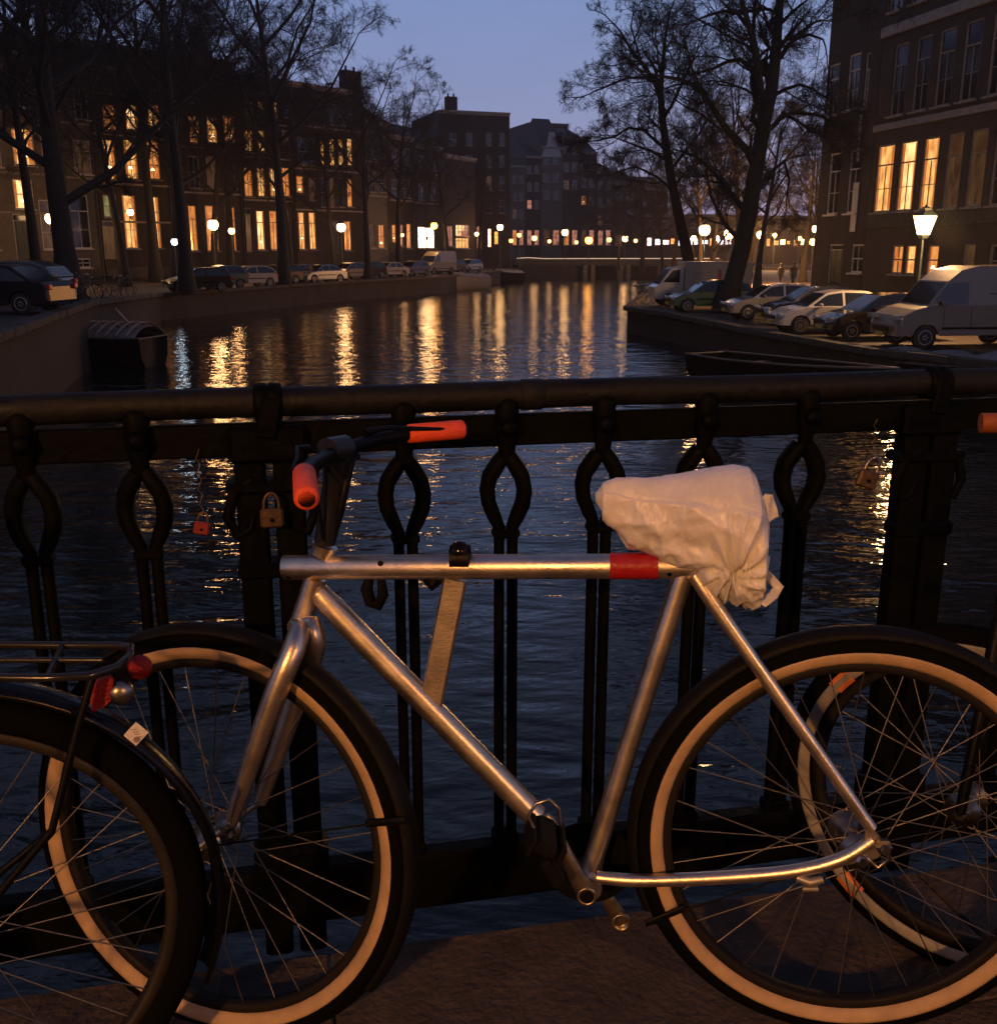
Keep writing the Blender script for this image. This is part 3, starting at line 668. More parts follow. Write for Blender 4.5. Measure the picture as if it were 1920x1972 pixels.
def plate(parent, name, pxs, n, m, th=.012):
    k = MB(); vv = [lp(px, py, n) for px, py in pxs]; q = len(vv); k.add(vv + [p - LN * th for p in vv], [tuple(range(q - 1, -1, -1)), tuple(range(q, 2 * q))] + [(i, (i + 1) % q, q + (i + 1) % q, q + i) for i in range(q)]); return bw(k, name, m, parent, LB)
M_refl = mat('red_reflector_plastic', (.22, .008, .006), .3, 0, .3, bump=.5, bscale=320)
plate(rk, 'tail_bracket', [(165, 1318), (205, 1302), (262, 1272), (262, 1292), (250, 1310), (212, 1335)], .02, M_black)
plate(rk, 'reflector', [(170, 1326), (176, 1318), (214, 1304), (219, 1309), (213, 1350), (206, 1358), (182, 1372), (176, 1368)], .034, M_refl)
k = MB(); k.lathe([(.017, 0), (.0175, .006), (.014, .013), (.006, .016), (.0006, .0165)], 18, Matrix.Translation(lp(233, 1332, .022)) @ LN.to_track_quat('Z', 'Y').to_matrix().to_4x4()); bw(k, 'lamp_housing', M_chrome, rk, LB)
k = MB(); k.lathe([(.0145, -.01), (.0165, 0), (.0150, .008), (.008, .013), (.0006, .015)], 18, Matrix.Translation(lp(270, 1285, .020)) @ LN.to_track_quat('Z', 'Y').to_matrix().to_4x4()); bw(k, 'tail_light', M_refl, rk, LB)
k = MB(); k.tube([LC + LN * .06, LC + LA * .40 + LU * .06 + LN * .03, LC + LA * .45 + LU * .02], .009, 10); k.tube([LC + LN * .06, LC + LA * .28 + LU * .38 + LN * .02, LC + LA * .33 + LU * .48], .008, 10)
k.tube([LC + LA * .45 + LU * -.06, LC + LA * .30 + LU * .55], .014, 12); k.tube([LC + LA * .45 + LU * -.06, LC + LA * .98 + LU * .45], .016, 12); k.tube([LC + LA * .30 + LU * .50, LC + LA * .95 + LU * .50], .014, 12); bw(k, 'frame', M_black, lb, LB)
make_wheel(lb, LB, LC + LA * 1.06, LA, LU, LN, Ro=.346, hubw=.05, strip=None, nsp=12, rim_r=.306)
k = MB(); k.tube([LC + LA * 1.06 + LN * .05, LC + LA * .95 + LU * .5, LC + LA * .92 + LU * .68], .011, 10); bw(k, 'fork', M_black, lb, LB)
k = MB(); k.bbox(LC + LA * .26 + LU * .62, (.25, .15, .05), .02, Matrix.Rotation(.4, 3, 'Z')); bw(k, 'saddle', M_black, lb, LB)

# ---- third bicycle behind the rear wheel, cut off by the right edge
TB = (.80, 1.62, 0); tb_ = thing('bicycle', 'dark bicycle cut off by the right edge, its striped wheel behind the silver one', 'bicycle', TB)
dT = .62; TA = V((-cos(dT), sin(dT), 0)); TU = V((.0, .06, .998)); TN = -(TA.cross(TU)); TC = V((.812, 1.575, .318))
make_wheel(tb_, TB, TC, TA, TU, TN, Ro=.315, hubw=.045, strip=M_grey_strip, rs=.280, rim_r=.262, nsp=28,
           patches=[(1.02, 1.17, mat('yellow_stripe_patch', (.85, .60, .08), .3)), (.60, .74, mat('orange_stripe_patch', (.75, .22, .06), .3)), (-.95, -.80, mat('orange_stripe_patch', (.75, .22, .06), .3))])  # yellow and orange patches set on the grey stripe
k = MB(); TH = TC + V((.07, -.03, .56))
for sg in (1, -1): k.tube([TC + TN * (sg * .05), TC + TU * .33 + TN * (sg * .035) + V((.03, 0, 0)), TC + TU * .37 + V((.035, 0, 0))], [.009, .011, .012], 10)
k.tube([TC + TU * .37 + V((.035, 0, 0)), TH], .016, 12); fkT = bw(k, 'fork', M_black, tb_, TB)
k = MB(); k.tube([TC + V((.04, 0, .42)), TC + V((.62, -.12, -.02))], .017, 12); k.tube([TC + V((.06, 0, .50)), TC + V((.52, -.10, .38))], .016, 12); k.tube([TC + V((.62, -.12, -.03)), TC + V((.49, -.10, .50))], .015, 12)
k.tube([TC + V((.62, -.12, -.02)), TC + V((1.04, -.2, .0))], .010, 10); k.tube([TC + V((.50, -.10, .42)), TC + V((1.04, -.2, .0))], .009, 10); bw(k, 'frame', mat('dark_brown_frame', (.04, .025, .015), .4, .2), tb_, TB)
make_wheel(tb_, TB, TC + V((1.04, -.2, 0)), V((-.98, .19, 0)), TU, V((-.19, -.98, 0)), Ro=.315, hubw=.05, strip=None, rim_r=.262, nsp=12)
k = MB(); k.tube([TH, TH + V((.01, 0, .10)), TH + V((0.02, -.01, .14))], .011, 10); k.tube([TH + V((-.03, -.24, .12)), TH + V((0, -.05, .14)), TH + V((.02, .04, .14)), TH + V((.10, .10, .14)), TH + V((.17, .105, .14))], .0105, 10); hbT = bw(k, 'handlebar', M_black, tb_, TB)
gpt = atY(1903, 812, 1.62)
k = MB(); k.tube([gpt + V((-.012, 0, -.002)), gpt + V((.10, -.02, 0))], .0165, 16); bw(k, 'grip', mat('orange_rubber_grip', (.28, .07, .015), .6), hbT, TB)
k = MB(); k.tube([gpt + V((.02, 0, 0)), TH + V((0, -.05, .14))], .0105, 10); bw(k, 'bar_end', M_black, hbT, TB)
k = MB(); k.bbox(TC + V((.48, -.1, .57)), (.25, .14, .05), .02); bw(k, 'saddle', M_black, tb_, TB)
# ================================================================== trees (bare, winter)
def grow(rng, segs, p, d, length, r, lvl, maxl, kids, droop, spread, lens):
    """segs[lvl] collects polylines (pts, radii); recursion makes the next level"""
    n = 5 if lvl < 2 else (4 if lvl < 3 else (3 if lvl < 4 else 2))
    pts = [p.copy()]; rad = [r]; d = d.normalized()
    for i in range(n):
        j = V((rng.gauss(0, 1), rng.gauss(0, 1), rng.gauss(0, 1))) * (.16 + .05 * lvl)
        d = (d + j + V((0, 0, droop[lvl]))).normalized()
        p = p + d * (length / n); pts.append(p.copy()); rad.append(r * (1 - (i + 1) / n * .62))
    segs[min(lvl, 5)].append((pts, rad))
    if lvl >= maxl: return
    kn = kids[lvl]
    for k in range(kn):
        t = .25 + .75 * (k + rng.random()) / kn; i = min(n - 1, int(t * n)); f = t * n - i
        q = pts[i].lerp(pts[i + 1], f); rr = rad[i] + (rad[i + 1] - rad[i]) * f
        ax = d.cross(V((rng.gauss(0, 1), rng.gauss(0, 1), rng.gauss(0, 1)))).normalized()
        dd = (pts[i + 1] - pts[i]).normalized(); dd = Matrix.Rotation(spread[lvl] * rng.uniform(.6, 1.25), 3, ax) @ dd
        grow(rng, segs, q, dd, length * lens[lvl] * rng.uniform(.7, 1.2) * (1.15 - .45 * t), max(.004, rr * .58), lvl + 1, maxl, kids, droop, spread, lens)
def fast_tubes(mb, polys, n, rmin=0.0):
    for pts, rad in polys:
        o = len(mb.v); m = len(pts); t = (pts[-1] - pts[0]); t = t.normalized() if t.length > 1e-6 else V((0, 0, 1))
        a = V((0, 0, 1)) if abs(t.z) < .9 else V((1, 0, 0)); a = (a - t * a.dot(t)).normalized(); b = t.cross(a)
        cs = [(cos(2 * pi * k / n), sin(2 * pi * k / n)) for k in range(n)]
        for p, r in zip(pts, rad):
            r = max(r, rmin)
            for c_, s_ in cs: mb.v.append((p.x + (a.x * c_ + b.x * s_) * r, p.y + (a.y * c_ + b.y * s_) * r, p.z + (a.z * c_ + b.z * s_) * r))
        for i in range(m - 1):
            for k in range(n): j = (k + 1) % n; mb.f.append((o + i * n + k, o + i * n + j, o + (i + 1) * n + j, o + (i + 1) * n + k))
        c = (m - 1) * n * 1; mb.sm += [n > 3] * c
def tree_meshes(seed, H, r0, guides, lean=(0, 0), kids=(0, 5, 5, 6, 5), dens=1.0):
    """guides: list of (pts, r0, r1) main limbs; guide 0 is the trunk"""
    rng = random.Random(seed); segs = [[] for _ in range(6)]
    droop = (0, .02, .02, .02, -.02, -.03); spread = (.7, .75, .8, .8, .8); lens = (.5, .50, .52, .55, .6)
    tr = MB(); lb_ = MB(); cr = MB()
    for gi, (pts, ra, rb) in enumerate(guides):
        pts = [V(p) for p in pts]; m = len(pts); rad = [ra + (rb - ra) * i / (m - 1) for i in range(m)]
        if gi == 0: rad[0] *= 1.45; tr.tube(pts, rad, 12); 
        else: lb_.tube(pts, rad, 8)
        L_ = sum((pts[i + 1] - pts[i]).length for i in range(m - 1))
        if gi == 0: kn, t0 = int(kids[0] * dens), .6
        else: kn, t0 = max(3, int(L_ * 1.15 * dens)), .15
        for k in range(kn):
            t = t0 + (1 - t0) * (k + rng.random()) / kn; i = min(m - 2, int(t * (m - 1))); f = t * (m - 1) - i
            q = pts[i].lerp(pts[i + 1], f); dd = (pts[i + 1] - pts[i]).normalized()
            ax = dd.cross(V((rng.gauss(0, 1), rng.gauss(0, 1), rng.gauss(0, .6)))).normalized()
            dd = Matrix.Rotation(rng.uniform(.45, 1.1), 3, ax) @ dd
            rr = rad[i] + (rad[i + 1] - rad[i]) * f
            grow(rng, segs, q, dd, rng.uniform(1.8, 3.6) * (H / 16), max(.02, rr * .45), 1, 4, kids, droop, spread, lens)
        # the tip goes on
        grow(rng, segs, pts[-1], (pts[-1] - pts[-2]), 2.2 * H / 16, rb * .9, 1, 4, kids, droop, spread, lens)
    fast_tubes(lb_, segs[1], 6, .012)
    fast_tubes(cr, segs[2], 4, .010); fast_tubes(cr, segs[3], 3, .0065); fast_tubes(cr, segs[4], 3, .0042)
    out = []
    for nm, b_, mt in (('trunk', tr, M_bark), ('limbs', lb_, M_bark), ('crown', cr, M_twig)):
        me = b_.mesh(nm); me.materials.append(mt); out.append((nm, me))
    return out
def put_tree(meshes, name, label, loc, rz=0, sc=1.0, group=None):
    t = thing(name, label, 'tree', loc, rz, group); t.scale = (sc, sc, sc)
    for nm, me in meshes: place(nm, me, t)
    return t
def auto_guides(seed, H, r0, nl=7, lean=.05, first=.3, spreadr=4.2):
    rng = random.Random(seed); th = rng.uniform(0, 6.28)
    tx = lean * H * cos(th); ty = lean * H * sin(th)
    T = [(tx * (t ** 1.5) + .15 * sin(5 * t + seed), ty * (t ** 1.5) + .12 * cos(4 * t + seed) - .12, H * .78 * t) for t in (0, .12, .25, .4, .55, .7, .85, 1)]
    g = [(T, r0, r0 * .22)]
    for i in range(nl):
        t = first + (.95 - first) * i / nl; k = t * 7; a = int(k); f = k - a; p = V(T[a]).lerp(V(T[min(7, a + 1)]), f)
        ang = i * 2.4 + rng.uniform(-.4, .4); out = spreadr * (1.15 - .55 * t) * rng.uniform(.8, 1.15); up = H * (.22 + .12 * rng.random())
        q = [p, p + V((cos(ang) * out * .35, sin(ang) * out * .35, up * .25)), p + V((cos(ang + .2) * out * .7, sin(ang + .2) * out * .7, up * .6)), p + V((cos(ang + .1) * out, sin(ang + .1) * out, up * rng.uniform(.8, 1.1)))]
        g.append((q, r0 * .42 * (1.1 - .5 * t), r0 * .10))
    return g

# right-hand big tree: limbs follow its silhouette (pixels read at its own distance)
def px_limb(base, Y, pts, dy=0.0):
    out = []
    for i, (px, py) in enumerate(pts):
        p = atY(px, py, Y + dy * i / max(1, len(pts) - 1)); out.append(p - V(base))
    return out
Yb = 48.5; base7 = atY(1397, 597, Yb); base7.z = ZR; K = (1, 7, 8, 10, 5)
g7 = [(px_limb(base7, Yb, [(1397, 598), (1412, 540), (1428, 480), (1442, 410), (1452, 350), (1462, 290), (1472, 230), (1485, 175)]), .46, .30)]
for pts, ra, rb, dy in [
    ([(1485, 175), (1492, 120), (1497, 60), (1502, 0), (1508, -90), (1515, -200)], .30, .09, .5),
    ([(1465, 200), (1462, 150), (1455, 95), (1440, 40), (1428, 0), (1415, -60)], .20, .07, -1.5),
    ([(1470, 235), (1455, 190), (1448, 150), (1462, 120), (1450, 60), (1455, 0), (1462, -80)], .16, .06, 1.0),
    ([(1458, 330), (1440, 290), (1400, 250), (1378, 215), (1350, 170), (1310, 152), (1270, 145)], .20, .06, -2.5),
    ([(1462, 165), (1445, 130), (1425, 113), (1400, 118), (1370, 133), (1340, 140)], .13, .05, 2.0),
    ([(1440, 50), (1420, 25), (1395, 20), (1365, 28), (1345, 36)], .10, .04, -1.5),
    ([(1495, 180), (1515, 170), (1540, 162), (1565, 170), (1590, 188)], .10, .04, -1.0),
    ([(1486, 245), (1505, 225), (1525, 216), (1555, 218), (1580, 222), (1610, 240)], .13, .05, 1.2),
    ([(1505, 215), (1530, 228), (1560, 250), (1590, 262)], .08, .04, .5),
    ([(1503, 110), (1518, 85), (1540, 68), (1560, 66), (1585, 75)], .12, .045, 1.8),
    ([(1503, 45), (1520, 28), (1540, 10), (1560, -5)], .09, .04, -1.5),
    ([(1540, 68), (1560, 45), (1580, 38), (1600, 40)], .06, .03, .6),
    ([(1440, 410), (1405, 370), (1375, 330), (1340, 300), (1310, 290)], .16, .05, 3.5),
    ([(1450, 370), (1485, 330), (1510, 310), (1520, 345), (1515, 380)], .11, .04, 2.5),
    ([(1430, 470), (1395, 430), (1370, 380), (1360, 330)], .12, .04, -2.0)]:
    g7.append((px_limb(base7, Yb, pts, dy), ra, rb))
put_tree(tree_meshes(11, 15, .46, g7, kids=K, dens=1.25), 'bare_tree', 'tall bare tree with curving limbs behind the green and white parked cars', base7)
Y6 = 57; base6 = atY(1326, 560, Y6); base6.z = ZR
g6 = [(px_limb(base6, Y6, [(1328, 566), (1326, 500), (1316, 450), (1304, 400), (1292, 340), (1284, 290), (1276, 230), (1272, 180)]), .36, .17)]
for pts, ra, rb, dy in [
    ([(1274, 195), (1262, 160), (1240, 125), (1215, 95), (1195, 60)], .15, .05, -1.5), ([(1272, 180), (1276, 130), (1280, 80), (1290, 20)], .15, .05, 1),
    ([(1262, 160), (1240, 148), (1205, 150), (1170, 165), (1145, 175)], .08, .04, 1.5), ([(1276, 230), (1295, 200), (1318, 150), (1340, 100)], .11, .04, -1),
    ([(1285, 290), (1262, 270), (1240, 250), (1210, 245), (1185, 262), (1150, 270)], .10, .04, -2), ([(1288, 310), (1255, 290), (1225, 280), (1195, 268)], .09, .04, 1.5),
    ([(1290, 330), (1320, 290), (1345, 260), (1370, 215)], .10, .04, 2), ([(1300, 370), (1265, 340), (1225, 320), (1190, 330)], .09, .035, 2),
    ([(1298, 360), (1325, 325), (1350, 310), (1370, 330)], .08, .03, -2), ([(1235, 118), (1225, 85), (1215, 50), (1220, 20)], .07, .03, 2)]:
    g6.append((px_limb(base6, Y6, pts, dy), ra, rb))
put_tree(tree_meshes(12, 14, .36, g6, kids=K, dens=1.5), 'bare_tree', 'slender leaning bare tree behind the white lettered truck', base6)
# left trees: three kinds, turned and scaled
TK = [tree_meshes(21, 16, .42, auto_guides(21, 19, .42, 8, .04, .26, 5.8), kids=K, dens=.8),
      tree_meshes(22, 16, .34, auto_guides(22, 19, .34, 8, .05, .46, 5.0), kids=K, dens=.8),
      tree_meshes(23, 16, .32, auto_guides(23, 17, .32, 8, .06, .44, 4.6), kids=K, dens=.75)]
gT = 'bare trees lining the canal quays'
def tr(k, px, Y, label, rz, sc, z=None):
    if px < 600: sc *= 1.12
    p = atY(px, 500, Y); p.z = z if z is not None else (zl(Y) if px < 1000 else ZR); put_tree(TK[k], 'bare_tree', label, p, rz, sc, gT)
tr(0, 122, 42, 'thick-trunked bare tree nearest on the left quay beside the dark parked car', .4, .98)
tr(1, 346, 62, 'bare tree on the left quay between the narrow tall-windowed house and the orange-lit house', 2.0, 1.12)
tr(1, -30, 56, 'bare tree at the left edge in front of the pale stone house', 1.1, 1.1)
tr(2, 232, 74, 'bare tree in front of the house with three columns of glowing windows', 3.3, 1.02)
tr(1, 551, 76, 'bare tree on the left quay between the two brightest tall windows', 4.3, 1.18)
tr(2, 450, 90, 'bare tree behind the parked teal car on the left quay', 5.1, 1.15)
tr(1, 703, 90, 'bare tree on the left quay beside the flat-roofed house with four lit windows', 1.7, .92)
tr(1, 765, 110, 'bare tree above the brightly lit shopfront across the canal', .9, 1.02)
tr(1, 290, 84, 'bare tree left of the orange-lit house, reaching over its roof', 1.9, 1.2)
tr(2, 415, 88, 'bare tree in front of the orange-lit house beside the brightest lamp', .5, 1.0)
tr(1, 132, 58, 'bare tree just behind the thick-trunked tree', 3.6, 1.1)
tr(2, 343, 78, 'bare tree hidden behind the second trunk, its crown over the orange-lit house', .2, 1.15)
tr(1, 60, 66, 'bare tree before the pale stone house, behind the thick-trunked tree', 2.2, 1.05)
tr(2, 556, 92, 'bare tree hidden behind the third trunk', 4.0, 1.2)
tr(1, 478, 98, 'bare tree before the house with nine small lit windows', 1.0, 1.05)
tr(2, 640, 100, 'bare tree behind the lamp at the flat-roofed house', 2.6, .98)
tr(2, 862, 124, 'bare tree left of the dark block with two lit square windows', 3.9, 1.0)
tr(1, 925, 138, 'bare tree in front of the dark block near the far bridge', 5.6, .8)
tr(2, 1190, 150, 'small bare tree at the far side of the distant bridge', 1.2, .72)
tr(0, 1236, 128, 'bare tree behind the tip of the right-hand quay', 2.2, .78)
tr(1, 1420, 84, 'dense bare tree standing behind the big tree with curving limbs', 3.0, .92)
tr(2, 1462, 78, 'bare tree just right of the big trunk, before the amber shops', .3, .86)
tr(0, 1375, 100, 'bare tree behind the white lettered truck near the row of bright shop lights', 4.8, .80)
tr(2, 1300, 110, 'low bare tree over the bright white shop lights', 5.3, .78)
tr(2, 1275, 118, 'dense low bare tree before the white shop lights', 3.4, .72)
tr(1, 1345, 92, 'bare tree whose fine crown fills the gap between the two large trees', 2.5, .80)
tr(2, 1450, 112, 'bare tree right of the big trunk over the amber shops', 5.0, .80)
tr(0, 1552, 96, 'bare tree close to the dark narrow house, far down the street', 3.7, .78)
tr(1, 1150, 160, 'bare tree left of the tip of the right quay beyond the bridge', 4.4, .74)
tr(1, 1566, 110, 'bare tree at the far end of the orange-lit street', 1.9, .80)

# ================================================================== houses
BR1 = brickmat('dark_house_brick', (.030, .018, .013), (.022, .014, .011), (.02, .018, .016))
BR2 = brickmat('brown_house_brick', (.042, .026, .018), (.032, .020, .015), (.03, .026, .022))
PL1 = mat('grey_plaster_wall', (.085, .075, .062), .85, var=.25, vscale=1.5, bump=.3, bscale=15)
ST1 = mat('pale_stone_wall', (.13, .105, .075), .85, var=.25, vscale=1.5, bump=.4, bscale=12)
M_roof = mat('dark_roof_tiles', (.035, .033, .035), .8, var=.3, vscale=4, bump=.5, bscale=10)
W_Y = glowmat('lit_room_yellow', (1.0, .54, .16), 1.35, scale=3.2, lo=.5); W_O = glowmat('lit_room_orange', (1.0, .38, .09), .9, scale=3.2, lo=.5)
W_W = glowmat('lit_room_warm_white', (1.0, .64, .26), 1.9, scale=2.6, lo=.6); W_D = glowmat('lit_room_dim', (.55, .26, .09), .13, scale=3)
W_G = glowmat('lit_room_greenish', (.55, .52, .18), .45); W_B = glowmat('shop_light_bright', (1.0, .70, .36), 7.0, lo=.8); W_P = glowmat('shop_light_pink', (1.0, .42, .28), .6)
W_C = glowmat('shop_light_cool', (.90, .84, 1.0), 4.0, lo=.7); W_Z = glowmat('shop_light_amber', (1.0, .42, .10), 2.2, lo=.6)
GLOW = {'Y': W_Y, 'O': W_O, 'W': W_W, 'D': W_D, 'G': W_G, 'B': W_B, 'P': W_P, 'C': W_C, 'Z': W_Z, '.': M_glass}
M_lampmetal_ = mat('drain_pipe_zinc', (.05, .05, .05), .6, .3)
W_CUR = glowmat('glowing_curtain', (1.0, .36, .08), .6, scale=4, lo=.7); W_LMP = mat('table_lamp_glow', (1, .8, .5), .5, emit=(1, .72, .36), estr=3.2)  # curtains emit their own glow instead of passing room light
class Facade:
    """a street front: origin A, direction to B (left to right as seen from the water)"""
    def __init__(s, A, B, z0):
        s.A = V((*A, 0)); s.d = (V((*B, 0)) - s.A).normalized(); s.n = V((s.d.y, -s.d.x, 0)); s.z0 = z0   # n towards the water
    def uv(s, px, py):
        p = onplane(px, py, s.A, s.n); return (p - s.A).dot(s.d), p.z
    def pt(s, u, z, o=0.0): return s.A + s.d * u + V((0, 0, z)) + s.n * o
def house(F, name, label, px0, px1, ztop, wallm, wins, depth=9, cornice=.3, roof=None, cat='house', trimm=None, chim=(), reveal=.16, zt_py=None):
    """wins: list of (px0,px1,py0,py1,glow,kind); kinds: w sash window, t tall window with transom, d door, s shop"""
    u0 = F.uv(px0, 400)[0]; u1 = F.uv(px1, 400)[0]
    if zt_py: ztop = F.uv((px0 + px1) / 2, zt_py)[1]
    base = F.pt((u0 + u1) / 2, F.z0); t = thing(name, label, cat, tuple(base)); bs = V(t.location)
    R = []
    for wn in wins:
        a0, a1, b0, b1, g, kd = wn; cx = (a0 + a1) / 2
        ua = F.uv(a0, b1)[0]; ub = F.uv(a1, b1)[0]; za = F.uv(cx, b1)[1]; zb = F.uv(cx, b0)[1]
        ua = max(ua, u0 + .05); ub = min(ub, u1 - .05); zb = min(zb, ztop - .3); za = max(za, F.z0 + .02)
        if ub - ua > .15 and zb - za > .2: R.append((ua, ub, za, zb, g, kd))
    us = sorted({u0, u1} | {r[0] for r in R} | {r[1] for r in R}); zs = sorted({F.z0 - .3, ztop} | {r[2] for r in R} | {r[3] for r in R})
    k = MB()
    for i in range(len(us) - 1):
        for j in range(len(zs) - 1):
            cu = (us[i] + us[i + 1]) / 2; cz = (zs[j] + zs[j + 1]) / 2
            if any(r[0] < cu < r[1] and r[2] < cz < r[3] for r in R): continue
            k.add([F.pt(us[i], zs[j]), F.pt(us[i + 1], zs[j]), F.pt(us[i + 1], zs[j + 1]), F.pt(us[i], zs[j + 1])], [(0, 1, 2, 3)])
    for r in R:
        q = [F.pt(r[0], r[2]), F.pt(r[1], r[2]), F.pt(r[1], r[3]), F.pt(r[0], r[3])]; q2 = [p - F.n * reveal for p in q]
        k.add(q + q2, [(0, 4, 5, 1), (1, 5, 6, 2), (2, 6, 7, 3), (3, 7, 4, 0)])
    D = -depth; zb_ = F.z0 - .3
    c = [F.pt(u0, zb_), F.pt(u1, zb_), F.pt(u1, zb_, D), F.pt(u0, zb_, D), F.pt(u0, ztop), F.pt(u1, ztop), F.pt(u1, ztop, D), F.pt(u0, ztop, D)]
    k.add(c, [(1, 2, 6, 5), (2, 3, 7, 6), (3, 0, 4, 7), (4, 5, 6, 7)])
    # a dark floor-to-floor back plane so that rooms are not see-through
    bw(k, 'wall', wallm, t, bs)
    if cornice:
        k = MB(); R3 = Matrix((F.d, -F.n, V((0, 0, 1)))).transposed()
        k.bbox(F.pt((u0 + u1) / 2, ztop - .12, .12), (u1 - u0 + .02, .5, cornice), .06, R3); k.bbox(F.pt((u0 + u1) / 2, ztop - .12 - cornice * .8, .06), (u1 - u0 - .02, .2, cornice * .6), .03, R3)
        bw(k, 'cornice', trimm or M_trimd, t, bs)
    if roof:
        k = MB(); h = roof; a = [F.pt(u0, ztop + .06, -.2), F.pt(u1, ztop + .06, -.2), F.pt(u1, ztop + .06, D + .2), F.pt(u0, ztop + .06, D + .2)]; ridge = [F.pt(u0 + .4, ztop + h, D * .45), F.pt(u1 - .4, ztop + h, D * .45)]
        k.add(a + ridge, [(0, 1, 5, 4), (2, 3, 4, 5), (1, 2, 5), (3, 0, 4)]); rf = bw(k, 'roof', M_roof, t, bs)
    for cp, cw, ch in chim:
        k = MB(); uu = F.uv(cp, 300)[0]; k.bbox(F.pt(uu, ztop + ch / 2 - .05, -1.6), (cw, 1.0, ch), .05, Matrix((F.d, -F.n, V((0, 0, 1)))).transposed())
        for dx in (-.25, .25): k.lathe([(.13, 0), (.11, .45)], 8, Matrix.Translation(F.pt(uu + dx * cw, ztop + ch - .05, -1.6)))
        bw(k, 'chimney', BR1, t, bs)
    R3 = Matrix((F.d, -F.n, V((0, 0, 1)))).transposed()
    if cat == 'house' and ztop - F.z0 > 9 and name == 'canal_house':
        zs_ = sorted({round(r[2], 1) for r in R if r[2] > F.z0 + 3.2}); last = -9
        for z_ in zs_:
            if z_ - last < 2.2: continue
            last = z_; k = MB(); k.bbox(F.pt((u0 + u1) / 2, z_ - .32, .03), (u1 - u0 - .06, .10, .16), .02, R3); bw(k, 'stone_band', M_trimd, t, bs)
        k = MB(); k.bbox(F.pt((u0 + u1) / 2, F.z0 + .35, .05), (u1 - u0 - .04, .16, .9), .03, R3); bw(k, 'plinth', M_stone, t, bs)
        k = MB(); k.tube([F.pt(u1 - .16, F.z0 + .1, .12), F.pt(u1 - .16, ztop - .5, .12)], .06, 6); bw(k, 'drain_pipe', M_lampmetal_, t, bs)
        k = MB(); k.bbox(F.pt((u0 + u1) / 2, ztop + .25, .45), (.16, 1.3, .16), .02, R3); bw(k, 'hoist_beam', M_trimd, t, bs)
    for ua, ub, za, zb, g, kd in R:
        W_, H_ = ub - ua, zb - za; cu, cz = (ua + ub) / 2, (za + zb) / 2; fr = min(.09, W_ * .09)
        if kd == 'd':
            k = MB(); k.bbox(F.pt(cu, cz - H_ * .07, -reveal + .03), (W_ - .12, .07, H_ * .86 - .06), .02, R3)
            for sx in (-1, 1):
                for sz in (-.2, .22): k.bbox(F.pt(cu + sx * W_ * .2, cz + sz * H_, -reveal + .08), (W_ * .26, .03, H_ * .26), .012, R3)
            dr = bw(k, 'door', mat('dark_door_paint', (.02, .028, .022), .35), t, bs)
            k = MB(); o = F.pt(cu, cz, -reveal + .02); k.box(F.pt(ua + .03, cz, -reveal + .05), (.06, .12, H_), R3); k.box(F.pt(ub - .03, cz, -reveal + .05), (.06, .12, H_), R3); k.box(F.pt(cu, zb - .03, -reveal + .05), (W_ - .13, .12, .06), R3); k.box(F.pt(cu, zb - H_ * .14, -reveal + .05), (W_ - .13, .1, .05), R3); bw(k, 'door_frame', trimm or M_trimd, dr, bs)
            k = MB(); k.box(F.pt(cu, zb - H_ * .08, -reveal + .02), (W_ - .13, .02, H_ * .10), R3); bw(k, 'pane', GLOW[g], dr, bs); continue
        k = MB()
        for x_ in (ua + fr / 2, ub - fr / 2): k.box(F.pt(x_, cz, -reveal + .06), (fr, .09, H_), R3)
        for z_ in (za + fr / 2, zb - fr / 2): k.box(F.pt(cu, z_, -reveal + .06), (W_ - 2 * fr - .004, .09, fr), R3)
        mz = za + H_ * (.5 if kd == 'w' else .70); k.box(F.pt(cu, mz, -reveal + .062), (W_ - 2 * fr - .004, .07, .07), R3)
        if kd == 't':
            k.box(F.pt(cu, (za + mz) / 2, -reveal + .055), (.035, .05, mz - za - fr * 1.5), R3); k.box(F.pt(cu, (za + mz) / 2, -reveal + .057), (W_ - 2 * fr - .01, .045, .035), R3)
        if kd in 'ws' and W_ > .9:
            k.box(F.pt(cu, (za + mz) / 2, -reveal + .055), (.04, .05, mz - za - fr * 1.5), R3); k.box(F.pt(cu, (zb + mz) / 2, -reveal + .055), (.04, .05, zb - mz - fr * 1.5), R3)
        if kd == 's':
            for q_ in (.25, .75): k.box(F.pt(ua + W_ * q_, cz, -reveal + .057), (.06, .05, H_ - 2.2 * fr), R3)
        wd = bw(k, 'window', trimm or M_trimd, t, bs)
        k = MB(); k.box(F.pt(cu, za - .05, .06), (W_ + .16, .24, .09), R3); bw(k, 'window_sill', trimm or M_trimd, wd, bs)
        for z0_, z1_ in ((za + fr, mz - .035), (mz + .035, zb - fr)):
            k = MB(); a, b = ua + fr, ub - fr; k.add([F.pt(a, z0_, -reveal + .03), F.pt(b, z0_, -reveal + .03), F.pt(b, z1_, -reveal + .03), F.pt(a, z1_, -reveal + .03)], [(0, 1, 2, 3)]); bw(k, 'pane', GLOW[g], wd, bs)
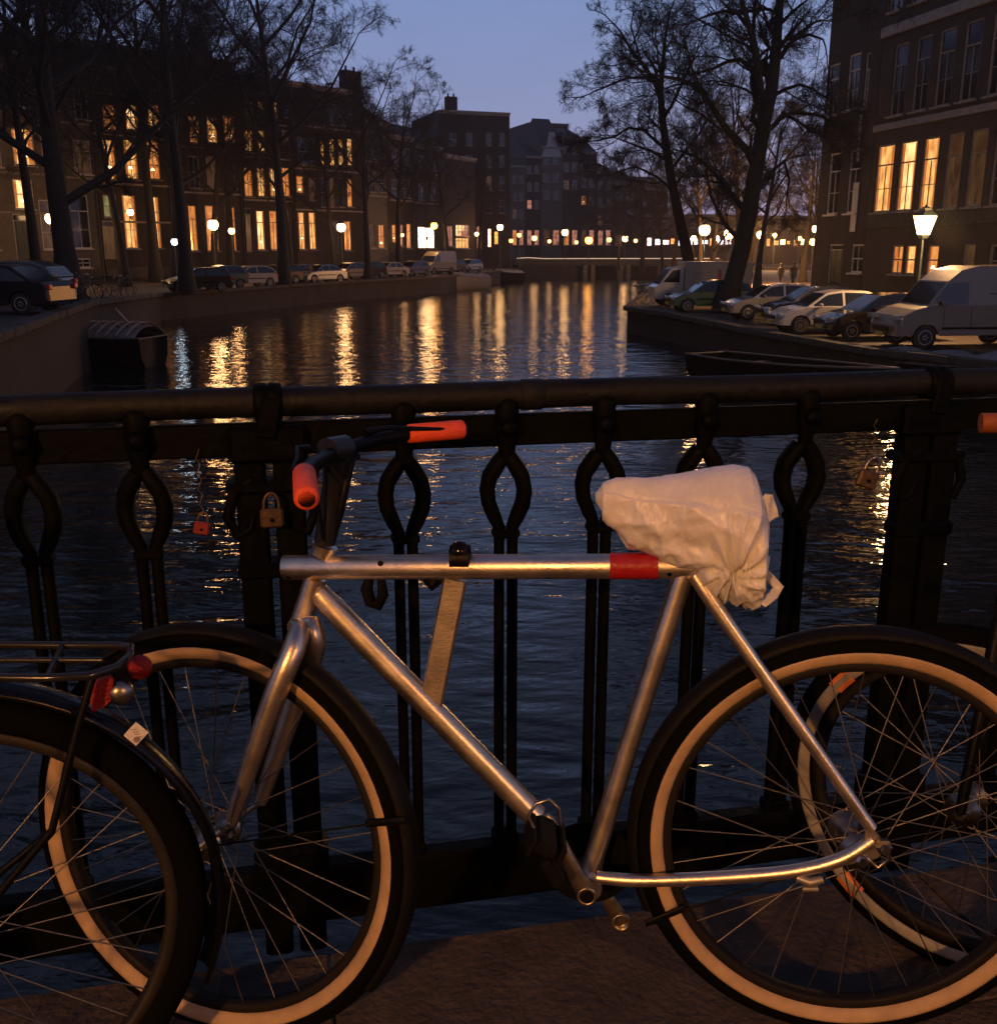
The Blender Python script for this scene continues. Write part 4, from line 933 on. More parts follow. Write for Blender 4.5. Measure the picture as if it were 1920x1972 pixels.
        if g in 'YOW' and kd != 's' and W_ > .75:
            rg = random.Random(int(cu * 100) + int(cz * 10)); a, b = ua + fr, ub - fr; zt_, zb2 = zb - fr - .02, za + fr + .02
            for side in (0, 1):
                wc = (b - a) * rg.uniform(.12, .26); k = MB(); n_ = 5; vs_ = []
                for i in range(n_ + 1):
                    x_ = a + wc * i / n_ if side == 0 else b - wc * i / n_; o_ = -reveal + .036 + .008 * (i % 2); vs_ += [F.pt(x_, zb2, o_), F.pt(x_, zt_, o_)]
                k.add(vs_, [(2 * i, 2 * i + 2, 2 * i + 3, 2 * i + 1) for i in range(n_)]); bw(k, 'curtain', W_CUR, wd, bs)
            if rg.random() < .45:
                k = MB(); rr_ = min(.28, W_ * .16); k.lathe([(rr_, -rr_ * .5), (rr_ * .55, rr_ * .5)], 10, Matrix.Translation(F.pt(a + (b - a) * rg.uniform(.38, .62), zb2 + H_ * rg.uniform(.16, .3), -reveal + .03 + rr_ * .0))); bw(k, 'table_lamp', W_LMP, wd, bs)
    return t
FL = Facade((-37.5, 80), (-17.6, 104), -1.0)
def grid(cols, rows, lit, wd='w'):
    out = []
    for ri, (y0, y1) in enumerate(rows):
        for ci, (x0, x1) in enumerate(cols):
            g = lit[ri][ci]
            if g != ' ': out.append((x0, x1, y0, y1, g, wd if y1 - y0 < 70 else 't'))
    return out
house(FL, 'canal_house', 'pale stone canal house at the left edge with a lit window over its dark door', -75, 131, 0, ST1,
      [(28, 70, 247, 318, 'Y', 't'), (84, 108, 256, 322, 'Y', 't'), (30, 68, 345, 402, 'W', 'w'), (34, 64, 412, 500, '.', 'd'), (-40, 5, 250, 320, 'D', 't'), (-45, 0, 390, 480, 'O', 't'), (20, 60, 140, 205, '.', 't'), (80, 112, 148, 210, '.', 't'), (84, 112, 385, 480, 'D', 't'), (-40, 0, 130, 200, '.', 't')], zt_py=62, trimm=M_trim)
house(FL, 'canal_house', 'narrow grey canal house with a dark white-framed ground-floor window', 132, 190, 0, PL1,
      [(141, 178, 375, 478, '.', 't'), (145, 178, 270, 335, 'D', 't'), (146, 178, 170, 230, '.', 'w'), (148, 176, 497, 515, '.', 'w')], zt_py=78, trimm=M_trim)
house(FL, 'canal_house', 'dark brick canal house with three columns of glowing windows', 192, 331, 0, BR1,
      grid([(200, 227), (243, 269), (286, 311)], [(128, 172), (200, 250), (268, 345)], ['...', 'OWY', 'YYO']) + [(243, 269, 375, 478, 'Y', 't'), (289, 314, 378, 478, 'Y', 't'), (201, 228, 375, 418, 'G', 'w'), (203, 227, 424, 500, '.', 'd')], zt_py=92)
house(FL, 'canal_house', 'brown brick canal house with an orange-lit front behind the brightest lamp', 333, 468, 0, BR2,
      grid([(366, 387), (400, 421), (432, 455)], [(150, 190), (222, 275), (300, 362)], ['...', 'OYO', '.D.']) + [(368, 384, 395, 483, 'O', 't'), (400, 424, 395, 483, 'O', 't'), (438, 458, 398, 483, 'O', 't'), (340, 358, 400, 490, 'D', 'd')], zt_py=112)
house(FL, 'canal_house', 'dark canal house with nine small lit windows stacked over two tall ones', 470, 567, 0, BR1,
      grid([(472, 489), (497, 513), (521, 537), (545, 560)], [(195, 226), (250, 293), (322, 378)], ['OYY.', 'YYYD', 'OYYO']) + [(497, 513, 405, 481, 'W', 't'), (522, 538, 405, 481, 'O', 't'), (474, 488, 400, 486, '.', 'd'), (545, 560, 405, 481, '.', 't')], zt_py=150)
house(FL, 'canal_house', 'flat-roofed dark canal house with a row of four lit upper windows', 569, 704, 0, BR2,
      [(577, 590, 408, 480, 'Y', 't'), (597, 611, 408, 480, 'Y', 't'), (572, 586, 338, 372, 'O', 'w'), (596, 609, 342, 385, 'D', 'w')] +
      grid([(619, 628), (636, 646), (653, 663), (670, 680)], [(200, 240), (266, 318), (342, 398)], ['....', 'YYYY', '.D.O']) + [(575, 608, 265, 318, '.', 'w'), (664, 678, 425, 482, 'O', 't'), (640, 655, 425, 490, 'D', 'd')], zt_py=168, chim=((700, 2.2, 2.2),))
# further houses round the bend
FM = Facade((-17.2, 108), (-3.5, 133), -1.1)
house(FM, 'canal_house', 'dim gabled house right of the flat-roofed house behind bare branches', 706, 748, 0, PL1, grid([(712, 724), (730, 742)], [(270, 305), (335, 370), (432, 478)], ['..', '..', 'DO']), zt_py=235, roof=3)
house(FM, 'canal_house', 'dark house with narrow red-lit door windows left of the bright shopfront', 750, 797, 0, BR1, grid([(755, 768), (777, 790)], [(285, 318), (345, 380)], ['..', '..']) + [(756, 764, 432, 466, 'O', 'w'), (770, 778, 432, 474, 'P', 'w'), (784, 793, 430, 478, 'O', 't')], zt_py=262, roof=2.5)
house(FM, 'canal_house', 'house with a dazzling white shopfront across the canal', 799, 850, 0, BR2, grid([(806, 818), (830, 842)], [(298, 328), (352, 385)], ['..', '..']) + [(806, 838, 436, 478, 'B', 's')], zt_py=280, roof=2.5)
house(FM, 'shop_house', 'house with pink and yellow lit shop windows left of the dark block', 852, 915, 0, BR1, [(856, 873, 434, 474, 'P', 's'), (878, 904, 432, 455, 'P', 's'), (878, 904, 457, 478, 'Y', 's')], zt_py=300)
FB_ = Facade((-9.5, 146), (1.8, 150), -1.2)
house(FB_, 'apartment_block', 'dark flat-roofed block with a chimney and few small lit windows over the far quay', 846, 981, 0, BR1,
      grid([(866, 879), (897, 910), (936, 947), (962, 972)], [(255, 280), (298, 322), (338, 366), (385, 410)], ['....', '....', 'WYD.', '....']) + [(918, 928, 435, 478, 'P', 't'), (940, 946, 440, 475, 'B', 't'), (952, 960, 445, 470, 'Z', 't')], zt_py=214, chim=((876, 1.6, 2.0),), depth=14)
FC_ = Facade((1.5, 196), (24, 205), -1.2)
fars = [(984, 1012, 318, PL1, 0, 'D', 'low pale far house wedged beside the dark block'), (1012, 1042, 300, BR2, 2.5, 'P', 'far narrow house with a tall column of lit stair windows'), (1042, 1082, 282, PL1, 5.5, '.', 'far house with a tall pale pointed gable'),
        (1082, 1116, 262, BR2, 2, 'D', 'far dark house right of the pale pointed gable'), (1116, 1148, 292, BR1, 3, 'O', 'far house with an orange glowing front on its lower floors'), (1148, 1180, 330, BR2, 2, 'D', 'far low house half hidden by the right-hand trees'),
        (1180, 1225, 352, BR1, 2.5, '.', 'far dark house behind the tip of the right quay'), (1225, 1285, 362, BR2, 2.5, '.', 'far dark house with a low roof behind the leaning tree')]
for x0, x1, yt, m_, rf, g, lab in fars:
    w_ = (x1 - x0); cl = [(x0 + w_ * .10, x0 + w_ * .42), (x0 + w_ * .56, x0 + w_ * .88)]; gg = 'OPDODPDD'[fars.index((x0, x1, yt, m_, rf, g, lab))]
    rows = [(yt + 18, yt + 34), (yt + 50, yt + 68), (yt + 84, yt + 102), (442, 472)]
    house(FC_, 'far_house', lab, x0, x1, 0, m_, grid(cl, [r for r in rows if r[1] < 480], ['.' + '.', '..', g + '.', gg + 'P'][-len([r for r in rows if r[1] < 480]):]), zt_py=yt, roof=rf or None, cornice=.25, depth=12)
gF = bpy.data.objects.get('far_house.002'); gt_ = [o for o in bpy.data.objects if o.get('label') == 'far house with a tall pale pointed gable'][0]
ug0, ug1 = FC_.uv(1043, 300)[0], FC_.uv(1081, 300)[0]; zg0, zg1 = FC_.uv(1062, 302)[1], FC_.uv(1062, 254)[1]; um = (ug0 + ug1) / 2
k = MB(); pv = [(ug0, zg0), (ug1, zg0), (ug1 - .4, zg0 + 1.2), (um + .9, zg0 + 2.2), (um + .5, zg1), (um - .5, zg1), (um - .9, zg0 + 2.2), (ug0 + .4, zg0 + 1.2)]
k.add([FC_.pt(u, z, .15) for u, z in pv] + [FC_.pt(u, z, -.25) for u, z in pv], [tuple(range(8)), tuple(range(15, 7, -1))] + [(i, i + 8, (i + 1) % 8 + 8, (i + 1) % 8) for i in range(8)]); bw(k, 'gable', mat('pale_gable_plaster', (.30, .29, .30), .8, var=.15), gt_, gt_.location)
# tall dark block on the far skyline
house(Facade((3, 232), (26, 240), -1.2), 'apartment_block', 'tall flat dark block standing above the far gabled roofs', 1018, 1092, 0, BR1, grid([(1030, 1040), (1068, 1078)], [(250, 262)], ['..']), zt_py=236, cornice=.2, depth=14)
# light band of shops at the end of the street on the right
FS_ = Facade((26, 176), (62, 182), -1.2)
house(FS_, 'shop_row', 'long low row of dazzling white shop windows at the end of the canal', 1236, 1424, 0, BR2, [(1246 + i * 15, 1246 + i * 15 + (13 if i % 4 else 9), 457 + (i * 7 % 5), 473 - (i * 5 % 4), 'C' if i % 5 != 3 else 'Z', 'w') for i in range(11)] + [(1250 + i * 26, 1262 + i * 26, 424, 438, '.', 'w') for i in range(6)], zt_py=412, cornice=.3)
house(FS_, 'shop_row', 'row of amber shop windows at the end of the street behind the two pedestrians', 1426, 1600, 0, BR1, [(1476 + i * 13, 1476 + i * 13 + (11 if i % 3 else 7), 459 + (i * 3 % 5), 473 - (i * 5 % 4), 'Z' if i % 3 != 2 else 'B', 'w') for i in range(8)] + [(1440 + i * 26, 1452 + i * 26, 426, 440, '.', 'w') for i in range(5)], zt_py=415, cornice=.3)

# right-hand corner house
FR = Facade((19.2, 60), (26.4, 28), ZR)
rows_u = []
def slp(px, y_at_1800, ): return 480 + (y_at_1800 - 480) * (px - 500) / 1300.0
def rw(px0, px1, y0, y1, g, kd='t'):
    c = (px0 + px1) / 2; return (px0, px1, slp(c, y0), slp(c, y1), g, kd)
W1 = [rw(a, b, 262, 402, g) for a, b, g in ((1679, 1712, 'Y'), (1722, 1754, 'W'), (1766, 1796, 'Y'), (1812, 1842, 'D'), (1856, 1888, 'D'), (1902, 1936, '.'), (1952, 1990, '.'))]
W2 = [rw(a, b, 62, 206, '.') for a, b in ((1712, 1738), (1754, 1782), (1797, 1828), (1845, 1878), (1898, 1932), (1955, 1990))]
W3 = [rw(a, b, -150, -8, '.') for a, b in ((1712, 1738), (1754, 1782), (1797, 1828), (1845, 1878), (1898, 1932), (1955, 1990))]
W4 = [rw(a, b, 471, 530, g, 'w') for a, b, g in ((1713, 1735, 'O'), (1739, 1759, 'Y'), (1781, 1803, 'O'), (1850, 1872, 'D'), (1900, 1930, '.'))]
rb1 = house(FR, 'corner_house', 'tall brick house on the right with three big glowing first-floor windows', 1672, 2080, 17.5, BR2, W1 + W2 + W3 + W4, depth=12)
bs = V(rb1.location); R3 = Matrix((FR.d, -FR.n, V((0, 0, 1)))).transposed(); ua, ub = FR.uv(1672, 400)[0], FR.uv(2080, 400)[0]
for yy, hh, oo in ((30, .5, .12), (226, .35, .10), (420, .7, .05)):
    zc = FR.uv(1800, yy)[1]; k = MB(); k.bbox(FR.pt((ua + ub) / 2, zc, oo * .5), (ub - ua, .1 + oo, hh), .03, R3); bw(k, 'stone_band', M_trimd if yy < 400 else M_stone, rb1, bs)
house(FR, 'corner_house', 'dark narrow house left of the glowing corner house with one white-framed upper window', 1574, 1671, 16.8, BR1,
      [rw(1660, 1669, 60, 175, '.'), rw(1628, 1650, 52, 172, '.'), rw(1590, 1610, 60, 175, '.'), rw(1628, 1650, 262, 400, '.'), rw(1590, 1612, 262, 400, '.'), (1592, 1618, 470, 545, '.', 'd'), (1636, 1660, 470, 525, '.', 'w')], depth=12, trimm=M_trim)
# pale board and downpipe on its front
k = MB(); t_ = thing('drain_pipe', 'white drain pipe and pale board on the dark narrow house', 'drain pipe', tuple(FR.pt(FR.uv(1655, 400)[0], ZR)))
u_ = FR.uv(1656, 300)[0]; k.tube([FR.pt(u_, FR.uv(1656, 205)[1], .12), FR.pt(u_, FR.uv(1656, 310)[1], .12)], .07, 8); bw(k, 'pipe', M_trim, t_, t_.location)
k = MB(); k.bbox(FR.pt(u_, FR.uv(1656, 398)[1], .06), (.55, .06, 2.6), .01, R3); bw(k, 'board', M_trim, t_, t_.location)

# ================================================================== far bridge
FBX = 0
fb = thing('far_bridge', 'low distant bridge with a self-glowing parapet and pale piers across the canal', 'bridge', (3.2, 150, -1.2))
A_, B_ = V((2.6, 150, 0)), V((33, 154, 0)); dd = (B_ - A_).normalized(); nn_ = V((dd.y, -dd.x, 0)); Rb = Matrix((dd, -nn_, V((0, 0, 1)))).transposed()
def fbp(t, z, o=0): return A_ + dd * t + nn_ * o + V((0, 0, z))
k = MB(); k.bbox(fbp(15, -.55, -3.5), (31, 8, .9), .1, Rb); bw(k, 'bridge_span', M_stone, fb, fb.location)
k = MB(); P = [(x, -.02 + .14 * max(0, 1 - abs(x - 1.6) / 2.2)) for x in (0, 1, 1.6, 2.4, 4, 8, 14, 20, 26, 30)]
for (x0, z0), (x1, z1) in zip(P, P[1:]): k.box(fbp((x0 + x1) / 2, (z0 + z1) / 2, .45), (x1 - x0 - .01, .22, .10), Rb @ Matrix.Rotation(-atan2(z1 - z0, x1 - x0), 3, 'Y'))
bw(k, 'glowing_parapet', mat('glowing_parapet_strip', (.8, .7, .6), .5, emit=(1, .70, .45), estr=.55), fb, fb.location)  # parapet emits its own glow in place of light falling on it
for px in (1137, 1208, 1290):
    x_ = (atY(px, 500, 150) - A_).dot(dd); k = MB()
    for sx in (-.55, .55): k.bbox(fbp(x_ + sx, -2.1, .2), (.62, 1.4, 2.3), .05, Rb)
    bw(k, 'pier', ST1, fb, fb.location)
k = MB(); k.bbox(fbp(4.6, -1.95, -3), (8.6, 7, 2.2), .05, Rb); bw(k, 'abutment', M_quay, fb, fb.location)

# ================================================================== street lamps
M_bulb = mat('lamp_glow', (1, .9, .7), .5, emit=(1.0, .50, .15), estr=14)
M_bulb_o = mat('lamp_glow_amber', (1, .8, .4), .5, emit=(1.0, .36, .04), estr=13)
M_bulb_w = mat('lamp_glow_white', (1, .95, .9), .5, emit=(1.0, .54, .20), estr=19)
M_small = mat('lamp_glow_small', (1, .85, .6), .5, emit=(1.0, .50, .16), estr=3.5)
M_lampmetal = mat('lamp_post_paint', (.02, .026, .022), .4, .2)
def lantern(label, px, py, Y, zg, glow, size=.34, light=0, col=(1, .62, .28), post=True, kind='street_lamp', wallF=None):
    size = size * (1.35 if Y > 60 else 1.1); c = atY(px, py, Y); t = thing(kind, label, 'street lamp' if post else 'wall lamp', (c.x, c.y, zg if post else c.z)); bs = V(t.location)
    k = MB()
    if post: k.tube([(c.x, c.y, zg), (c.x, c.y, zg + .5), (c.x, c.y, zg + .55), (c.x, c.y, c.z - size * 1.1)], [.10, .09, .055, .035], 8)
    else: k.tube([(c.x, c.y + .45, c.z - size * .6), (c.x, c.y + .2, c.z - size * 1.4), (c.x, c.y, c.z - size)], .03, 6)
    bw(k, 'post' if post else 'bracket', M_lampmetal, t, bs)
    k = MB(); T = Matrix.Translation(c)
    if Y > 60: k.lathe([(size * .25, -size * .62), (size * .50, -size * .45), (size * .64, -size * .1), (size * .60, size * .25), (size * .42, size * .48)], 10, T)
    else: k.lathe([(size * .42, -size * .85), (size * .80, size * .35)], 6, T, False)
    lb2 = bw(k, 'lantern_glass', glow, t, bs)
    k = MB()
    if Y > 60: k.lathe([(size * .44, size * .48), (size * .36, size * .62), (size * .1, size * .75), (.001, size * .9)], 8, T); bw(k, 'lantern_cap', M_lampmetal, t, bs); k = MB(); k.lathe([(.04, -size * 1.2), (size * .28, -size * .62)], 8, T)
    else: k.lathe([(size * .86, size * .36), (size * .80, size * .42), (size * .42, size * .72), (size * .40, size * .86), (size * .12, size * .98), (.001, size * 1.15)], 6, T, False); bw(k, 'lantern_cap', M_lampmetal, t, bs); k = MB(); k.lathe([(size * .30, -size * 1.1), (size * .46, -size * .86)], 6, T, False)
    bw(k, 'lantern_base', M_lampmetal, t, bs)
    if light:
        ld = bpy.data.lights.new('lamp_light', 'POINT'); ld.energy = light * (.9 if px < 1300 else 1.7); ld.color = col; ld.shadow_soft_size = size * .8
        lo = bpy.data.objects.new('lamp_light', ld); COL.objects.link(lo); lo.parent = t; lo.location = c - bs + V((0, -size * 1.1, -size * .2))
    return t
lamps = [
 ('white glowing street lamp beside the thick-trunked tree on the left', 97, 420, 73, M_bulb_w, .42, 700), ('largest bright street lamp before the orange-lit house', 410, 432, 84, M_bulb_w, .50, 420),
 ('small warm street lamp just right of the brightest lamp', 446, 444, 84, M_bulb, .30, 120), ('white street lamp in front of the flat-roofed house', 657, 437, 98, M_bulb_w, .48, 300),
 ('bright street lamp over the dazzling shopfront', 822, 446, 112, M_bulb_w, .55, 260), ('orange street lamp just above the dazzling shopfront', 836, 434, 114, M_bulb_o, .42, 100),
 ('street lamp before the dark block near the far quay', 963, 437, 134, M_bulb_w, .46, 200), ('street lamp left of the pale far gable', 1000, 452, 140, M_small, .36, 0),
 ('street lamp under the pale far gable', 1029, 458, 150, M_small, .46, 120), ('warm round street lamp over the middle of the far bridge', 1088, 447, 143, M_bulb, .52, 160),
 ('yellow street lamp at the pier of the far bridge', 1134, 462, 146, M_bulb_o, .60, 160), ('street lamp right of the yellow pier lamp', 1173, 461, 152, M_small, .42, 0),
 ('street lamp above the second pier of the far bridge', 1204, 459, 150, M_bulb, .50, 120), ('dazzling street lamp between the two right-hand trees', 1357, 442, 64, M_bulb_w, .40, 300),
 ('street lamp left of the big tree trunk', 1404, 450, 100, M_bulb_w, .55, 160), ('amber street lamp over the orange-lit street right of the big trunk', 1464, 451, 88, M_bulb_o, .36, 9000),
 ('small white lamp low beside the big tree trunk', 1443, 456, 120, M_bulb_w, .34, 0), ('street lamp at the foot of the dark narrow house', 1571, 440, 72, M_bulb, .30, 100), ('low street lamp beside the dark narrow house', 1566, 465, 95, M_bulb, .36, 60)]
lamps += [('small amber lamp low on the quay left of the bright shopfront', 775, 452, 118, M_small, .24, 60), ('small warm lamp right of the pink shop windows', 918, 450, 132, M_bulb, .30, 60),
 ('small lamp just right of the lamp before the dark block', 984, 463, 142, M_small, .34, 0), ('tiny amber lamp between the pale gable and the round warm lamp', 1058, 464, 160, M_small, .34, 60), ('tiny lamp right of the round warm lamp', 1110, 466, 165, M_small, .36, 0),
 ('tiny lamp over the left end of the white shop lights', 1224, 463, 160, M_small, .36, 60), ('lamp just left of the dazzling lamp between the trees', 1336, 458, 120, M_bulb_w, .36, 60), ('lamp just right of the dazzling lamp between the trees', 1380, 458, 125, M_bulb_w, .38, 0),
 ('tiny amber lamp over the left of the amber shops', 1492, 452, 150, M_small, .38, 2500), ('tiny warm lamp over the right of the amber shops', 1540, 458, 155, M_small, .40, 0)]
for lab, px, py, Y, g, sz, en in lamps:
    lantern(lab, px, py, Y, (-1.3 if px < 1000 else ZR) if Y < 140 else -1.2, g, sz, en, col=(1, .40, .10) if g is M_bulb_o else (1, .50, .20))
lantern('large old-fashioned lantern street lamp in front of the corner house', 1781, 426, 36, ZR, mat('lantern_glow', (1, .9, .7), .5, emit=(1, .68, .34), estr=7), .46, 1100, (1, .52, .20))
lantern('wall lamp glowing beside a tall window of the three-column house', 251, 408, 79.5, -1.0, M_bulb, .30, 50, post=False, kind='wall_lamp')
lantern('pale blue-white lamp low beside the trunk on the left quay', 336, 465, 70, -1.3, mat('lamp_glow_cool', (.8, .9, 1), .5, emit=(.75, .9, 1.0), estr=9), .26, 30, (.7, .85, 1))
# the lamp that lights the bridge stands behind the camera
lantern('street lamp on the bridge behind the viewer', 0, 0, 1, 0, M_bulb, .3, 0).name = 'tmp_lamp'
tmp = bpy.data.objects['tmp_lamp']
for c_ in list(tmp.children): bpy.data.objects.remove(c_)
bpy.data.objects.remove(tmp)
def near_lamp(x, y, zt, power, label):
    t = thing('street_lamp', label, 'street lamp', (x, y, 0)); bs = V((x, y, 0)); k = MB()
    k.tube([(x, y, 0), (x, y, .9), (x, y, .95), (x, y, zt - .5)], [.11, .10, .06, .04], 10); bw(k, 'post', M_lampmetal, t, bs)
    T = Matrix.Translation((x, y, zt)); k = MB(); k.lathe([(.12, -.28), (.24, .16)], 6, T, False); bw(k, 'lantern_glass', mat('sodium_glow', (1, .8, .5), .5, emit=(1, .52, .2), estr=30), t, bs)
    k = MB(); k.lathe([(.26, .165), (.24, .19), (.12, .34), (.03, .42), (.001, .48)], 6, T, False); bw(k, 'lantern_cap', M_lampmetal, t, bs)
    ld = bpy.data.lights.new('lamp_light', 'POINT'); ld.energy = power; ld.color = (1, .42, .125); ld.shadow_soft_size = .16
    lo = bpy.data.objects.new('lamp_light', ld); COL.objects.link(lo); lo.parent = t; d = (V((0, 1.4, .6)) - V((x, y, zt))).normalized(); lo.location = V((0, 0, zt)) + d * .45
near_lamp(-3.0, -6.5, 3.9, 1650, 'sodium street lamp on the bridge pavement behind the viewer')

# the other side of the street behind the viewer: paving, house fronts set close to cut skylight, and one added lamp to warm reflections
near_lamp(6.5, -7.5, 3.9, 700, 'added unseen street lamp behind the viewer, to the right, warming the reflections')
mb = MB(); mb.add([(-200, -300, -.62), (200, -300, -.62), (200, -11, -.62), (-200, -11, -.62)], [(0, 1, 2, 3)]); structure('street_behind', mb, M_road)
for i, (xa, xb, hh, m_) in enumerate(((14, 6.5, 15, BR2), (6.3, -1.5, 16, ST1), (-1.7, -9, 15.5, PL1), (-9.2, -17, 16, BR2))):
    Fk = Facade((xa, -15 + .0), (xb, -15), -.6); D_ = xb - xa; t = thing('canal_house', ['brown', 'pale stone', 'grey', 'dark brown'][i] + ' house front across the street behind the viewer', 'house', ((xa + xb) / 2, -15, -.6)); bs = V(t.location)
    k = MB(); k.box(((xa + xb) / 2, -19, hh / 2 - .6), (abs(D_), 8, hh)); bw(k, 'wall', m_, t, bs)
    for r_ in range(3):
        for c_ in range(3):
            xx = xa + D_ * (c_ + .5) / 3; zz = 1.6 + r_ * 3.6; k = MB(); k.box((xx, -14.97, zz), (1.3, .1, 2.3)); w_ = bw(k, 'window', M_trimd, t, bs)
            k = MB(); k.add([(xx + .56, -14.915, zz - 1.06), (xx - .56, -14.915, zz - 1.06), (xx - .56, -14.915, zz + 1.06), (xx + .56, -14.915, zz + 1.06)], [(0, 1, 2, 3)]); bw(k, 'pane', W_Y if (i + r_ * 2 + c_) % 3 == 0 else M_glass, w_, bs)
def plain_house(F, u0, u1, h, m_, label, cols=4):
    t = thing('canal_house', label, 'house', tuple(F.pt((u0 + u1) / 2, F.z0))); bs = V(t.location); R3 = Matrix((F.d, -F.n, V((0, 0, 1)))).transposed()
    k = MB(); k.box(F.pt((u0 + u1) / 2, F.z0 + h / 2, -5), (u1 - u0 - .02, 10, h), R3); bw(k, 'wall', m_, t, bs)
    k = MB(); k.bbox(F.pt((u0 + u1) / 2, F.z0 + h - .2, .1), (u1 - u0, .4, .35), .05, R3); bw(k, 'cornice', M_trimd, t, bs)
    for r_ in range(4):
        for c_ in range(cols):
            uu = u0 + (u1 - u0) * (c_ + .5) / cols; zz = F.z0 + 1.9 + r_ * 3.9; k = MB()
            for sx in (-.62, .62): k.box(F.pt(uu + sx, zz, .03), (.09, .1, 2.5), R3)
            for sz in (-1.2, 0, 1.2): k.box(F.pt(uu, zz + sz, .032), (1.14, .1, .08), R3)
            w_ = bw(k, 'window', M_trimd, t, bs)
            k = MB(); k.add([F.pt(uu - .57, zz - 1.2, .012), F.pt(uu + .57, zz - 1.2, .012), F.pt(uu + .57, zz + 1.2, .012), F.pt(uu - .57, zz + 1.2, .012)], [(0, 1, 2, 3)]); bw(k, 'pane', W_Y if (r_ * 3 + c_ * 5 + int(u0)) % 7 == 0 else M_glass, w_, bs)
ur = FR.uv(2080, 400)[0]
for i, (wd_, h_, m_, lab) in enumerate(((9, 16, BR1, 'dark brick house beside the corner house, outside the right edge'), (9, 17, PL1, 'grey house next toward the bridge, outside the right edge'), (9, 15, BR2, 'brown house nearest the bridge, outside the right edge'))):
    plain_house(FR, ur + .05, ur + wd_, h_, m_, lab); ur += wd_
Fl2 = Facade((-27, 8), (-38.5, 76), -.62)
for i, (m_, h_, lab) in enumerate(((BR2, 15, 'brown house nearest the bridge, outside the left edge'), (PL1, 16, 'grey house second from the bridge, outside the left edge'), (BR1, 15.5, 'dark house third from the bridge, outside the left edge'), (ST1, 16, 'pale house fourth from the bridge, outside the left edge'), (BR2, 17, 'brown house fifth from the bridge, outside the left edge'), (BR1, 16, 'dark house sixth from the bridge, outside the left edge'))):
    plain_house(Fl2, i * 11 + .05, i * 11 + 11, h_, m_, lab)
# ================================================================== cars
M_tyre = mat('car_tyre', (.015, .015, .015), .8); M_wheelrim = mat('alloy_rim', (.5, .5, .48), .35, .8)
M_head = mat('headlight_glass', (.6, .6, .58), .08, .6); M_tail = mat('tail_light_red', (.4, .01, .01), .2)
CARP = {  # body outline (x from nose to tail, z), cabin outline, wheel positions
 'hatch': dict(L=4.1, W=1.72, body=[(0, .32), (.02, .55), (.10, .70), (.55, .86), (1.05, .95), (3.75, .98), (4.02, .92), (4.10, .62), (4.08, .32)], cab=[(1.0, .94), (1.75, 1.42), (2.3, 1.50), (3.2, 1.48), (3.72, 1.30), (3.98, .97)], wh=(.80, 3.28), r=.31, pill=(2.35,)),
 'sedan': dict(L=4.55, W=1.78, body=[(0, .30), (.02, .52), (.12, .66), (.7, .84), (1.25, .92), (3.7, .96), (4.35, .95), (4.52, .80), (4.55, .40), (4.5, .30)], cab=[(1.2, .92), (2.0, 1.38), (2.6, 1.44), (3.2, 1.40), (3.95, .97)], wh=(.88, 3.62), r=.32, pill=(2.65,)),
 'van': dict(L=5.2, W=1.95, body=[(0, .38), (.0, .70), (.12, .98), (.60, 1.18), (.98, 1.28), (5.15, 1.30), (5.2, 1.2), (5.2, .42)], cab=[(.95, 1.27), (1.55, 1.98), (1.95, 2.30), (2.5, 2.42), (5.12, 2.44), (5.18, 1.29)], wh=(.95, 4.05), r=.35, pill=(2.32,)),
 'small': dict(L=3.8, W=1.65, body=[(0, .32), (.03, .58), (.16, .74), (.7, .92), (1.0, 1.0), (3.5, 1.02), (3.74, .95), (3.8, .62), (3.78, .32)], cab=[(.96, .99), (1.6, 1.48), (2.1, 1.56), (3.1, 1.54), (3.5, 1.38), (3.68, 1.01)], wh=(.72, 3.05), r=.30, pill=(2.2,))}
